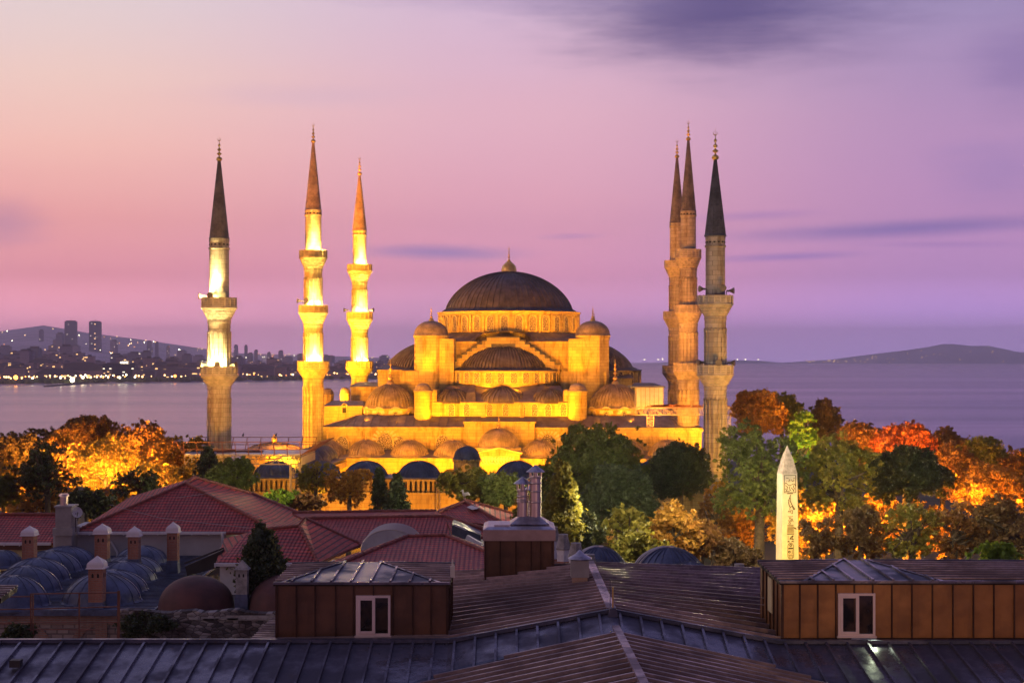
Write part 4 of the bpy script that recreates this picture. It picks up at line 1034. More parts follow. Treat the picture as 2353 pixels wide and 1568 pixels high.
def right_truss():
    Y = 238.; a, b = P(1453, 936, Y), P(1686, 936, Y); h = 17/F*Y
    t_ = thing('truss_bridge', 'orange-lit lattice truss gangway passing behind the nearest right minaret', 'truss', (a.x, Y, a.z-6))
    f = MB()
    for o in (0, 2.2):
        ao, bo = a+Vector((0,o,0)), b+Vector((0,o,0)); truss(f, ao, bo, h, 22, .07)
    for i in range(14): p = a.lerp(b, i/13); f.bar(p, p+Vector((0,2.2,0)), .07); f.bar(p-Vector((0,0,h)), p+Vector((0,2.2,-h)), .07)
    part('girder', f, M['steel'], t_)
    f = MB(); rnd = random.Random(8); f.box(a.x+2, b.x-.3, Y+.05, Y+2.1, a.z+.06, a.z+.14)
    for i in range(26): x = rnd.uniform(a.x+2, b.x-1); s = rnd.uniform(.15, .5); f.box(x, x+s*1.8, Y+.3, Y+.3+s, a.z+.14, a.z+.14+s*.7)
    part('deck', f, M['rust'], t_)
    for x0 in (1486, 1662):
        f = MB(); p = P(x0, 953, Y); q = P(x0+15, 953, Y); hh = 26/F*Y if x0 < 1500 else 60/F*Y
        for c in (p, q): f.bar(c, c-Vector((0,0,hh)), .12)
        n = 4 if x0 < 1500 else 9
        for i in range(n): z0, z1 = -hh*i/n, -hh*(i+1)/n; u, v = (p, q) if i % 2 else (q, p); f.bar(u+Vector((0,0,z0)), v+Vector((0,0,z1)), .07); f.bar(p+Vector((0,0,z1)), q+Vector((0,0,z1)), .07)
        part('leg', f, M['steel'], t_)
    # glazed site cabin with flat dark roof on the hall roof
    Y = 252.; a, b = P(1462, 925, Y), P(1523, 925, Y); zt_ = P(0, 890, Y).z
    t_ = thing('roof_cabin', 'small glazed cabin with flat dark roof beyond the right corner dome', 'cabin', (a.x, Y, a.z-1))
    f = MB(); f.box(a.x, b.x, Y, Y+4, a.z-1, zt_); part('glazing', f, M['plastic_roof'], t_)
    f = MB(); e = P(1446, 890, Y).x; f.box(e, b.x+.3, Y-.4, Y+4.4, zt_, zt_+.25); f.hexa([(e+.3,Y-.2,zt_+.25),(b.x,Y-.2,zt_+.25),(e+.8,Y+4,zt_+.25),(b.x-.8,Y+4,zt_+.25),(e+.8,Y+.6,zt_+.75),(b.x-1.4,Y+.6,zt_+.75),(e+1,Y+3.4,zt_+.75),(b.x-1.6,Y+3.4,zt_+.75)]); part('roof', f, M['lead_blue'], t_)
    f = MB()
    for i in range(7): x = a.x+(b.x-a.x)*i/6; f.box(x-.06, x+.06, Y-.06, Y, a.z-1, zt_)
    part('mullion', f, M['steel'], t_)
right_truss()

# ---------------------------------------------------------------- obelisk
def obelisk():
    Y = 150.; k = Y/F; xc = 1808.; X = (xc-CX)*k; zb, zs, zt_ = -3., CZ-(1087-HY)*k, CZ-(1022-HY)*k
    t_ = thing('obelisk', 'pale granite obelisk carved with hieroglyphs, lit yellow before the trees', 'obelisk', (X, Y, zb), math.radians(0))
    R = Matrix.Rotation(math.radians(10), 4, 'Z')
    ws, wb = 35.5*k, 37*k*(1+.27*(zs-zb)/12.)
    f = MB(); z0 = zb+2.6
    def sq(w, z): return [Vector((X, Y, z))+R @ Vector((sx*w/2, sy*w/2, 0)) for sy in (-1, 1) for sx in (-1, 1)]
    wz = lambda z: ws+(CZ-(1295-HY)*k < z)*0+(zs-z)*(40.5-35.5)*k/((1295-1087)*k)
    f.hexa(sq(wz(z0), z0)+sq(ws, zs)); shaft_mb = f; f.cur = 1
    f = MB(); q = sq(ws+.02, zs+.003); ap = Vector((X, Y, zt_))
    mid = sq(ws*.62, zs+(zt_-zs)*.5)
    o4 = [q[0], q[1], q[3], q[2]]; m4 = [mid[0], mid[1], mid[3], mid[2]]
    for i in range(4): j = (i+1) % 4; f.face([o4[i], o4[j], m4[j], m4[i]]); f.face([m4[i], m4[j], ap])
    part('pyramidion', f, M['obeltop'], t_)
    f = MB(); f.box(X-1.5, X+1.5, Y-1.5, Y+1.5, zb+.6, z0-.5); f.box(X-2, X+2, Y-2, Y+2, zb, zb+.6)
    for sx in (-1, 1):
        for sy in (-1, 1): f.box(X+sx*.75-.3, X+sx*.75+.3, Y+sy*.75-.3, Y+sy*.75+.3, z0-.5, z0)
    part('pedestal', f, M['concrete'], t_)
    # carvings (crop coordinates of the front face: x 135..340 wide at top, y in px of a 2.88x blow-up)
    f = shaft_mb
    def W_(cx, cy, o=.012):
        # crop px -> position on the front face
        vy = (1370+cy/3.917)/1.3605; z = CZ-(vy-HY)*k; half = wz(z)/2
        t = ((cx-(135-.09*(cy-430)*.12))-102)/102.
        t = max(-.97, min(.97, (cx-238)/112.*.93))
        return Vector((X, Y, z))+R @ Vector((t*half, -half-o, 0))
    def line(pts, w=.055): 
        for a, b in zip(pts[:-1], pts[1:]): f.bar(W_(*a), W_(*b), w, .025, up=(0,-1,0))
    line([(148,440),(330,440)], .05); line([(148,650),(330,650)], .05); line([(148,440),(148,650)]); line([(330,440),(330,650)]); line([(195,662),(285,662)], .08)
    rnd = random.Random(2)
    for i in range(16): x = rnd.uniform(160, 310); y = rnd.choice([470, 490, 505]); line([(x, y), (x+rnd.uniform(-8, 8), y+rnd.uniform(8, 16))], .04)
    line([(158,545),(175,530),(190,545),(215,560),(250,560),(290,545),(315,548),(322,570)]); line([(165,560),(180,575),(205,580),(190,600),(200,615)]); line([(300,560),(290,585),(310,600),(295,625)]); line([(240,570),(225,600),(250,620),(215,635),(170,630)]); line([(160,600),(190,625),(165,640)]); line([(255,590),(280,610),(300,640)])
    # falcon
    line([(250,675),(235,710),(215,745),(212,738)], .06); line([(238,690),(242,730),(240,750),(262,790),(285,825),(312,850),(295,860),(270,815),(240,830),(222,800),(215,770),(222,745)], .07); line([(235,830),(240,852),(222,848)], .05)
    line([(205,885),(225,870),(280,868)]); line([(225,875),(222,900)]); line([(245,875),(250,900)]); line([(275,870),(275,905)]); line([(255,905),(280,905)])
    line([(205,942),(275,942),(278,935)], .05); line([(228,960),(236,952),(244,960),(236,968),(228,960)], .05); line([(236,970),(240,1005)]); line([(255,1005),(265,962),(285,1005)]); line([(210,985),(228,1005),(215,1030),(245,1032),(240,1010)], .05)
    for y in (1045,1055,1068,1080,1090): line([(195,y),(290,y)], .04)
    for i in range(10): x = 198+i*10; line([(x,1095),(x,1140)], .025); line([(x,1148),(x,1158)], .06)
    line([(232,1215),(258,1185),(285,1172),(262,1205),(290,1225),(255,1212),(232,1215)], .08); line([(208,1170),(208,1225)], .03); line([(200,1250),(213,1240),(228,1250)], .1); line([(258,1250),(272,1240),(290,1250)], .1)
    def circ(cx, cy, rx, ry, w=.05, n=16): line([(cx+rx*math.cos(2*PI*i/n), cy+ry*math.sin(2*PI*i/n)) for i in range(n+1)], w)
    line([(203,1430),(203,1300),(215,1272),(245,1262),(275,1272),(288,1300),(288,1430),(270,1452),(220,1452),(203,1430)], .05)
    circ(246, 1290, 15, 13, .08); line([(213,1328),(280,1328)], .16); circ(227, 1370, 12, 12, .09); circ(268, 1358, 7, 6, .04); circ(268, 1382, 7, 6, .04)
    for y in (1405, 1415): line([(213,y),(280,y)], .035)
    for x in (222, 236, 262, 274): line([(x,1420),(x,1448)], .04)
    line([(205,1480),(225,1465),(245,1472),(265,1465),(290,1480)], .05); line([(205,1500),(290,1500)], .05); circ(245, 1520, 30, 10, .05); line([(200,1535),(290,1535)], .05)
    part('shaft', f, [M['obel'], M['carving']], t_)
    return t_
M['obel'] = simple('obelisk_granite', (.46,.40,.34), .7, var=.1, scale=1.2, bmp=.1); M['obeltop'] = simple('unlit_granite', (.33,.27,.25), .8, var=.3, scale=2.2, bmp=.2)  # tip granite is a darker copy, its unlit look put into the colour
M['carving'] = simple('carved_shadow', (.05,.035,.02), .9, var=.2)
obelisk()
# ================================================================ trees
def quad_mesh(name, P4, mats, extra=None):
    """P4: (n,4,3) quads"""
    n = len(P4); me = bpy.data.meshes.new(name)
    me.vertices.add(n*4); me.vertices.foreach_set('co', P4.reshape(-1).astype(np.float32))
    me.loops.add(n*4); me.loops.foreach_set('vertex_index', np.arange(n*4, dtype=np.int32))
    me.polygons.add(n); me.polygons.foreach_set('loop_start', np.arange(0, n*4, 4, dtype=np.int32)); me.polygons.foreach_set('loop_total', np.full(n, 4, dtype=np.int32))
    me.materials.append(mats); me.update(calc_edges=True); return me
def leaves(rs, C, R, per, size, upb=.35):
    """C: cluster centres (m,3), R: cluster radii (m,), returns quads"""
    m = len(C); N = m*per
    d = rs.normal(size=(N, 3)); d /= np.linalg.norm(d, axis=1)[:, None]
    rad = np.abs(rs.normal(0, .62, N))
    c = np.repeat(C, per, 0)+d*(np.repeat(R, per)*rad)[:, None]*np.array([1, 1, .8])
    nrm = d*.6+rs.normal(size=(N, 3))*.7; nrm[:, 2] += upb; nrm /= np.linalg.norm(nrm, axis=1)[:, None]
    a = np.cross(nrm, rs.normal(size=(N, 3))); a /= np.linalg.norm(a, axis=1)[:, None]; b = np.cross(nrm, a)
    s = size*rs.uniform(.6, 1.25, N)[:, None]; a = a*s; b = b*s*.62
    return np.stack([c-a, c-b*.9+a*.1, c+a, c+b*.9+a*.1], 1)
TREE_N = [0]
def tree(vx, vtop, width, vbot, Y, kind, label, name='broadleaf_tree', shape='round', dens=1., leaf=.24, cat='tree', zg=None, seed=None, trunkvis=False):
    TREE_N[0] += 1; sd_ = seed or TREE_N[0]*13+5; rs = np.random.RandomState(sd_); k = Y/F; width = width*1.1
    X = (vx-CX)*k; zt_ = CZ-(vtop-HY)*k; rx = width*k/2; zb = CZ-(vbot-HY)*k
    zg = (-3. if Y < 200 else (-2. if Y < 230 else -.2)) if zg is None else zg
    zb = max(zb, zg+1.2); rz = (zt_-zb)/2; zc = (zt_+zb)/2
    t_ = thing(name, label, cat, (X, Y, zg))
    H = zt_-zb
    if shape == 'round':
        nl = rs.randint(10, 15); lobes = []
        for i in range(nl*4):
            v = rs.normal(size=3); v /= np.linalg.norm(v)
            if v[2] < -.75: continue
            q = rs.uniform(.45, .74); lobes.append((v*np.array([rx, rx*.9, rz])*q, rs.uniform(.24, .44)*min(rx, rz*1.2)))
            if len(lobes) >= nl*2: break
        if dens < .6: lobes = [l for l in lobes if rs.rand() < .8]
        C, R = [], []
        for c, r in lobes:
            m_ = max(8, int(19*(r/.8)**1.7)); 
            for j in range(min(m_, 120)):
                v = rs.normal(size=3); v[2] += .25; v /= np.linalg.norm(v)
                C.append(c+v*r*rs.uniform(.6, 1.12)*np.array([1, 1, .85])); R.append(rs.uniform(.20, .50)*(.6+.22*min(r, 2.5)))
        # stray sprays poking out of the outline
        for j in range(int(26*rx/4)):
            v = rs.normal(size=3); v /= np.linalg.norm(v); v[2] = abs(v[2])*.9+.05; C.append(v*np.array([rx, rx*.9, rz])*rs.uniform(.82, .97)); R.append(rs.uniform(.15, .32))
        C = np.array(C); R = np.array(R)
        keep = rs.rand(len(C)) < min(1, dens+.15); C, R = C[keep], R[keep]
    elif shape == 'cone':
        C, R = [], []
        for i in range(int(150)):
            h = rs.rand()**.8; a = rs.uniform(0, 2*PI); r = rx*(1-h)**.85*rs.uniform(.4, 1.05)+.05
            C.append((r*math.cos(a), r*math.sin(a), -rz+2*rz*h-.12*r)); R.append(.25+.28*rx*(1-h)*.6)
        C = np.array(C); R = np.array(R)
    elif shape == 'flame':
        C, R = [], []
        for s_ in range(7):
            ox, oy = rs.uniform(-.55, .55)*rx, rs.uniform(-.4, .4)*rx; hh = rs.uniform(.62, 1.)
            if s_ == 0: ox, hh = -.1*rx, 1.
            for i in range(60):
                h = rs.rand(); a = rs.uniform(0, 2*PI); r = rx*.42*(math.sin(PI*min(.98, .18+.82*h))**.7)*rs.uniform(.3, 1)
                C.append((ox*(1-.4*h)+r*math.cos(a), oy+r*math.sin(a), -rz+2*rz*hh*h)); R.append(rs.uniform(.3, .6)*(1.1-.6*h))
        C = np.array(C); R = np.array(R)
    C = C+np.array([0, 0, zc-zg])
    sz = leaf; tot = len(C); per = int(dens*min(150, max(16, 15.*(np.mean(R)/sz)**2)))
    Q = leaves(rs, C, R, per, sz)
    me = quad_mesh('crown', Q, LEAF[kind]); o = bpy.data.objects.new('crown', me); COL.objects.link(o); o.parent = t_
    f = MB(); tr = .12+.035*H; wob = rs.uniform(-.4, .4, 2); top = (wob[0], wob[1], (zc-zg)+rz*(.55 if shape != 'round' else .25))
    mid = (wob[0]*.4, wob[1]*.4, (zc-zg)-rz*.4)
    f.tube([(0,0,-.5), (0,0,.6), mid, top], [tr*1.5, tr, tr*.75, tr*.25], 8)
    if shape == 'round':
        idx = rs.choice(len(C), min(26, len(C)), replace=False)
        for i in idx:
            q = rs.uniform(.0, .8); s0 = Vector(mid).lerp(Vector(top), q); e = Vector(C[i]); m_ = s0.lerp(e, .5)+Vector((0, 0, -.1*(e-s0).length+.25)); f.tube([s0, m_, e], [tr*.42, tr*.26, .03], 5, cap=False)
    part('trunk', f, M['trunk'], t_, True)
    return t_
TREES = [
 # left park, far rows first
 (30,985,150,1150,205,'brown','dark brown-topped tree at the far left edge of the autumn wood'),
 (105,968,150,1120,215,'brown','brown rounded tree on the skyline of the left wood, behind the orange foliage'),
 (205,955,200,1120,212,'rust','widest rust-brown tree crowning the skyline of the left wood'),
 (318,956,140,1120,206,'rust','tall rust tree on the skyline right of the bright yellow maple'),
 (372,990,110,1150,196,'amber','deep orange tree between the yellow maple and the steel platform'),
 (425,982,110,1140,200,'gold','glowing yellow tree touching the left end of the steel platform',),
 (20,1060,150,1190,178,'amber','orange tree low at the far left edge under the brown one'),
 (150,1000,150,1140,190,'amber','fiery orange tree left of the bright yellow maple'),
 (240,985,140,1160,182,'gold','brilliant yellow floodlit maple in the middle of the left wood'),
 (345,1060,150,1170,186,'gold','amber glowing tree just above the ridge of the big red roof'),
 (450,1060,90,1130,190,'gold','small golden tree under the left end of the steel platform'),
 (95,1110,200,1200,166,'amber','low orange lit foliage at the lower left under the dark tree'),
 (250,1120,120,1190,168,'amber','low orange lit foliage below the yellow maple'),
 (112,1018,165,1190,150,'dark','big near-black tree silhouetted against the orange wood at left'),
 (316,1066,118,1165,148,'dark','small dark round tree in front of the yellow maple'),
 (8,1080,70,1190,150,'green','dark green tree cut by the left edge of the photo'),
 (200,1120,140,1200,140,'dark','low black-green bush behind the dish and grey chimney'),
 (540,1050,105,1140,160,'green','soft green tree left of centre under the steel platform'),
 (497,1075,70,1130,158,'green','smaller green tree beside the dark cedar'),
 (643,1125,110,1175,150,'lime','low bright green shrub behind the red roof ridge'),
 (700,1130,110,1185,150,'rust','low dark red-brown shrub right of the bright green shrub'),
 (728,1055,100,1150,176,'olive','thin olive tree in front of a dark courtyard dome left of centre'),
 (800,1062,110,1180,172,'amber','sparse orange tree left of the two dark conifers'),
 (1075,1068,140,1165,165,'olive','dark olive tree behind the gable ridge of the right red roof'),
 (1160,1075,110,1180,160,'green','dark green tree left of the stainless flues'),
 (1345,955,210,1230,176,'green','largest dense green tree right of centre covering the hall corner'),
 (1450,968,110,1230,184,'green','upright green tree joined to the largest one on its right'),
 (1420,1060,170,1260,165,'dark','dark green tree mass below the largest tree'),
 (1562,1006,140,1180,182,'dark','black-green rounded tree below the truss gangway'),
 (1640,1105,90,1300,168,'rust','sparse reddish tree at the foot of the nearest minaret'),
 (1742,945,225,1290,160,'green','big green tree with a clear trunk left of the obelisk'),
 (1745,888,120,1010,214,'amber','orange tree top lit from below behind the big green tree'),
 (1795,890,110,1010,218,'olive','dark olive tree top right of the orange tree top'),
 (1845,928,80,1120,190,'lime','vivid yellow-green lit tree behind the obelisk tip'),
 (1893,910,85,1050,222,'brown','grey-brown tree standing highest at right before the sea'),
 (1925,985,170,1250,160,'olive','olive green tree with a forked trunk right of the obelisk'),
 (1975,960,120,1080,200,'rust','rust tree behind the olive one right of the obelisk'),
 (2080,962,150,1120,196,'red','bright red-orange tree on the right skyline'),
 (2165,975,110,1120,200,'rust','rust brown tree right of the red one'),
 (2080,1022,200,1180,170,'dark','big blue-black tree in the middle of the right wood'),
 (2200,1005,110,1180,182,'rust','brownish orange tree behind the blue-black one'),
 (2262,986,150,1180,190,'olive','tall olive tree on the skyline near the right edge'),
 (2345,1012,120,1180,186,'rust','rust tree cut by the right edge of the photo'),
 (2270,1060,170,1200,178,'amber','glowing orange tree below the tall olive one near the right edge'),
 # lit background row
 (1655,1085,100,1290,186,'gold','yellow lit foliage left of the big green tree trunk'),
 (1720,1140,130,1290,184,'amber','amber lit foliage behind the trunk of the big green tree'),
 (1830,1100,140,1290,182,'gold','yellow lit foliage directly behind the obelisk'),
 (1890,1140,150,1290,180,'amber','amber lit foliage right of the obelisk'),
 (2000,1130,150,1290,178,'amber','amber lit foliage under the right wood'),
 (2110,1150,160,1290,180,'amber','deep orange foliage below the blue-black tree'),
 # front right row
 (1980,1150,130,1310,142,'brown','brown leafed tree in the front row right of the forked trunk'),
 (2095,1138,130,1310,140,'olive','olive horse-chestnut in the front row under the blue-black tree'),
 (2195,1140,130,1310,141,'rust','russet tree in the front row toward the right edge'),
 (2310,1130,150,1310,138,'brown','dark brown tree in the front row at the right edge'),
 (1875,1175,90,1310,143,'brown','small brown tree in the front row just right of the obelisk'),
 (1440,1145,110,1310,128,'olive','thin-topped yellow-green chestnut above the stone chimneys'),
 (1550,1140,120,1310,127,'amber','bronze chestnut above the ribbed lead vault'),
 (1480,1200,140,1320,120,'olive','low yellow-green foliage just behind the lead vault'),
 (1610,1190,100,1310,130,'rust','reddish bush right of the lead vault'),
 (1690,1235,110,1320,130,'brown','low brown shrub above the metal roof left of the obelisk'),
 (1330,1170,120,1310,140,'dark','dark tree behind the stone chimneys'),
]
def forest():
    for row in TREES:
        vx, vt, w, vb, Y, kind, lab = row
        d = {'dark': 1.1, 'green': 1.05}.get(kind, .9)
        if 'sparse' in lab or 'thin' in lab: d = .5
        if kind == 'gold': d = .8
        if 'foliage' in lab: d = .6
        if 'front row' in lab or 'trunk' in lab: d = .55
        if 'silhouetted' in lab or 'small dark round' in lab: d = .32
        if 'clear trunk' in lab or 'foot of the nearest' in lab: d = .42
        tree(vx, vt, w, vb, Y, kind, lab, name='shrub' if ('shrub' in lab or 'bush' in lab) else 'broadleaf_tree', dens=d, cat='shrub' if ('shrub' in lab or 'bush' in lab) else 'tree')
    tree(477, 1028, 80, 1118, 165, 'dark', 'dark layered cedar in front of the leftmost minaret foot', 'cedar_tree', 'cone', .55)
    tree(872, 1075, 44, 1180, 163, 'dark', 'left and taller of the two dark conifers at the courtyard', 'conifer', 'cone', .9)
    tree(912, 1090, 66, 1180, 160, 'dark', 'right and wider of the two dark conifers at the courtyard', 'conifer', 'cone', .9)
    tree(1288, 1062, 130, 1250, 118, 'olive', 'yellow-green flame-shaped tree just right of the stainless flues', 'upright_tree', 'flame', 1.2, .2)
    tree(1210, 1130, 70, 1200, 125, 'olive', 'small yellow-green upright tree left of the stainless flues', 'upright_tree', 'flame', 1., .2)
    tree(2285, 1248, 125, 1330, 100, 'lime', 'bright grass-green bush behind the right dormer roof', 'shrub', 'round', 1.1, .2, 'shrub', zg=4.)
    tree(600, 1208, 120, 1350, 96, 'dark', 'dark fig tree growing between the red roofs and the brown domes', 'fig_tree', 'flame', 1.2, .16, zg=4.)
    tree(600, 1270, 90, 1370, 95, 'dark', 'dark lower bush at the foot of the fig tree', 'shrub', 'round', .9, .16, 'shrub', zg=4.)
    tree(345, 1402, 150, 1475, 90.6, 'dark', 'dark creeper hanging on the rubble wall', 'creeper', 'round', .6, .1, 'plant', zg=3.)
    tree(40, 1430, 90, 1480, 84, 'dark', 'small dark weed bush at the foot of the brick arches', 'shrub', 'round', .5, .1, 'plant', zg=2.)
forest()
# ================================================================ red roofs, hamam domes
def roofs():
    def house(name, label, polys, wallpoly=None, wallmat=None, gutter=None, loc=None, base=-3.):
        """polys: list of lists of (x,y,Y); hips: ridge caps"""
        t_ = thing(name, label, 'house', loc or tuple(P(*polys[0][0])-Vector((0,0,8))))
        for pl in polys:
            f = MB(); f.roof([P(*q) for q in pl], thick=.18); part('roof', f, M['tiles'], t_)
        return t_
    def hips(t_, lines, r=.14):
        for a, b in lines:
            f = MB()
            a, b = P(*a), P(*b); n = max(2, int((b-a).length/.42))
            for i in range(n): p, q = a.lerp(b, i/n), a.lerp(b, (i+1.08)/n); f.tube([p+Vector((0,0,.05)), q+Vector((0,0,.02))], [r, r*.82], 6)
            part('ridge_tiles', f, M['ridge'], t_)
    def wall(t_, a, b, depth, zb, mt):
        a, b = P(*a), P(*b); f = MB(); f.extr([(a.x,a.y,zb),(b.x,b.y,zb),(b.x,b.y,b.z),(a.x,a.y,a.z)], (0, depth, 0)); part('wall', f, M[mt], t_)
    def gut(t_, a, b):
        a, b = P(*a), P(*b); f = MB(); f.bar(a+Vector((0,-.12,-.05)), b+Vector((0,-.12,-.05)), .2, .2)
        n = int((b-a).length/1.2)
        for i in range(n): p = a.lerp(b, i/n); f.box(p.x-.04, p.x+.04, p.y-.26, p.y-.1, p.z-.2, p.z+.06)
        part('gutter', f, M['white'], t_)
    M['ridge'] = simple('ridge_tile', (.24,.07,.055), .75, var=.35, scale=2.5)
    # 1. large hip roof at left
    A = (168,1222,118); B = (640,1222,117.6); Cc = (427,1110,125.2); D = (446,1096,128); E = (580,1134,134); G = (692,1180,127); Hh = (660,1222,118)
    t_ = house('tiled_house', 'large pale-walled house with a wide red tiled hip roof left of centre', [[A, B, Cc], [B, Hh, G, E, D, Cc], [A, Cc, D, (300,1140,136)]])
    hips(t_, [(A, Cc), (B, Cc), (Cc, D), (D, E), (E, G)])
    wall(t_, (122,1226,118.6), (520,1226,118.5), 9, 5.5, 'render_wall'); gut(t_, A, (520,1221.5,117.9))
    f = MB(); p = P(255,1243,118.4); f.tube([p, p+Vector((.5,-.1,-.8)), p+Vector((.5,-.1,-3.5))], .09, 8); q = P(511,1224,117.6); f.tube([q, q+Vector((.05,-.1,-.9)), q+Vector((-.3,0,-1.3))], .1, 8); part('downpipe', f, M['white'], t_)
    for pts, lab in (([(330,1141,124),(400,1150,123.5),(480,1139,121)], 'short pale cable sagging under the top of the large red roof'), ([(255,1165,121.6),(370,1195,119.5),(500,1210,118.5),(640,1225,117)], 'long pale cable drooping across the front of the large red roof'), ([(480,1140,122.4),(560,1178,119.8),(680,1222,117)], 'pale cable running down the right hip of the large red roof')):
        f = MB(); f.tube([P(*q)+Vector((0,-.35,.25)) for q in pts], .018, 4); solo('cable', f, M['grey_paint'], lab, 'cable')
    # grey chimney, flue and dish at the junction
    t_ = thing('grey_chimney', 'square grey plastered chimney with a short steel flue beside a dish', 'chimney', tuple(P(145,1222,117)))
    f = MB(); a, b = P(127,1226,116.6), P(164,1226,116.6); zt_ = P(0,1165,116.6).z; f.box(a.x, b.x, 116.6, 118.2, 7, zt_); f.box(a.x-.08, b.x+.08, 116.5, 118.3, zt_, zt_+.12); f.box(a.x-.15, b.x+.15, 116.4, 118.3, a.z-.1, a.z+.45); part('stack', f, M['grey_paint'], t_)
    f = MB(); c = P(147,1163,117.2); f.tube([c, c+Vector((0,0,.75))], .3, 14); f.tube([c+Vector((0,0,.8)), c+Vector((0,0,.86)), c+Vector((0,0,.98))], [.38, .38, .3], 14); part('flue', f, M['inox'], t_)
    t_ = thing('satellite_dish', 'pale satellite dish on the red roof beside the grey chimney', 'satellite dish', tuple(P(174,1195,117.3)))
    f = MB(); c = P(174,1178,117.2); d = Vector((.55,-.75,.35)).normalized(); u = d.cross(Vector((0,0,1))).normalized(); v = u.cross(d); rows = []
    for q in np.linspace(.02, 1, 7): rows.append([c+d*(.3*q*q)+(u*math.cos(2*PI*k/24)+v*math.sin(2*PI*k/24))*.42*q for k in range(24)])
    f.grid(rows, True, True); f.grid([[p-d*.04 for p in r] for r in rows[::-1]], True, True); part('dish', f, M['white'], t_)
    f = MB(); f.tube([c+d*.03-v*.4, c+d*.4-v*.1], .03, 5); f.tube([c, c-Vector((0,0,1.4))], .05, 6); f.sphere(c+d*.42-v*.08, .05); part('arm', f, M['horn'], t_)
    # 2. small left roof with yellow wall
    t_ = house('tiled_house', 'low red tiled roof over a yellow wall at the far left edge', [[(-60,1246,121),(123,1246,121),(128,1182,126),(-60,1182,126)], [(123,1246,121),(160,1232,119.5),(166,1200,122),(128,1182,126)]])
    wall(t_, (-60,1254,121.5), (120,1254,121.5), 4, 5.5, 'yellow_wall'); gut(t_, (-60,1246.5,120.8), (118,1246.5,120.8)); hips(t_, [((-60,1181,126),(128,1181,126))])
    f = MB(); a, b = P(-60,1249,121.1), P(118,1249,121.1); f.box(a.x, b.x, 121.1, 121.5, a.z-.45, a.z); part('fascia', f, M['clad'], t_)
    # 3. long roof across the middle
    t_ = house('tiled_house', 'long low red tiled roof in the middle behind the barrel vault', [[(700,1192,115.2),(829,1250,109.6),(1040,1250,109.6),(1022,1186,115.2)], [(672,1178,119.5),(700,1192,115.4),(1022,1186,115.4),(1002,1173,119.5)], [(1022,1186,115.3),(1040,1232,110.6),(1118,1232,111),(1118,1215,113)]])
    hips(t_, [((672,1177,119.5),(1002,1173,119.5)), ((702,1190,115.3),(1022,1185.5,115.3)), ((1022,1186,115.3),(1118,1216,112.6))])
    wall(t_, (829,1252,109.9), (1118,1252,109.9), 5, 3, 'render_wall')
    f = MB(); a, b = P(1038,1203,110), P(1104,1228,110); f.extr([(a.x,110,a.z-1.8),(b.x,110,a.z-2.4),(b.x,110,b.z),(a.x,110,a.z)], (0, 3.2, 0)); part('roof_side', f, M['zinc_blue'], t_)
    f = MB(); f.bar(P(1072,1233,108.6), P(1106,1252,108.2), .3, .35); f.bar(P(1045,1205,109.8), P(1072,1216,109.8), .12, .12); part('skylight', f, M['white'], t_)
    f = MB()
    for i in range(3): f.roof([P(1075+i*11,1237+i*6,108.7), P(1084+i*11,1241+i*6,108.6), P(1084+i*11,1258+i*6,107.6), P(1075+i*11,1254+i*6,107.6)])
    part('roof_panel', f, M['plastic_roof'], t_)
    # 4. hip roof left front
    t_ = house('tiled_house', 'red hip roof whose peak stands right of the dark fig tree', [[(495,1293,101.5),(730,1291,101.5),(688,1208,106.2),(570,1222,106.2)], [(688,1208,106.2),(701,1191,111.5),(829,1250,110),(816,1254,108.5),(730,1291,101.5)], [(570,1222,106.2),(688,1208,106.2),(701,1191,111.5),(600,1205,112)], [(495,1293,101.5),(570,1222,106.2),(515,1236,110)]])
    hips(t_, [((730,1291,101.5),(688,1208,106.2)), ((688,1208,106.2),(701,1191,111.5)), ((688,1208,106.2),(600,1216,106.2)), ((701,1191,111.5),(829,1250,110))], .13)
    wall(t_, (505,1297,102), (725,1297,102), 5, 3, 'white'); gut(t_, (495,1294,101.4), (730,1293,101.4))
    # 5. front roof behind the left dormer
    t_ = house('tiled_house', 'dark mottled red roof directly behind the left brown dormer', [[(720,1325,85),(1120,1325,85),(1120,1270,90.2),(1024,1230,94),(936,1232,94)], [(720,1325,85),(936,1232,94),(905,1238,98),(728,1300,91)], [(1024,1230,94),(1120,1270,90.2),(1130,1262,96),(1040,1228,98)]])
    hips(t_, [((722,1318,85.6),(936,1231.5,94)), ((936,1231.5,94),(1024,1229.5,94)), ((1024,1229.5,94),(1120,1269,90.3))], .12)
    wall(t_, (725,1328,85.4), (1118,1328,85.4), 8, 2, 'white')
    # 6. gabled roof on the right
    t_ = house('tiled_house', 'red tiled roof with a gull on its peak, left of the steel flues', [[(985,1186,119.5),(1170,1210,118),(1068,1153,124)], [(1068,1153,124),(1066,1148,127),(1190,1183,129),(1200,1216,119),(1170,1210,118)], [(985,1186,119.5),(1068,1153,124),(1066,1148,127),(1000,1172,131)]])
    hips(t_, [((985,1186,119.5),(1068,1152,124)), ((1068,1152,124),(1170,1210,118)), ((1066,1147.5,127),(1190,1182.5,129))]); wall(t_, (1000,1215,119.5), (1190,1215,119.5), 8, 2, 'white')
    f = MB(); f.roof([P(1088,1157,123.2), P(1105,1166,122.2), P(1085,1170,121), P(1072,1164,122)]); part('skylight', f, M['glass_dark'], t_)
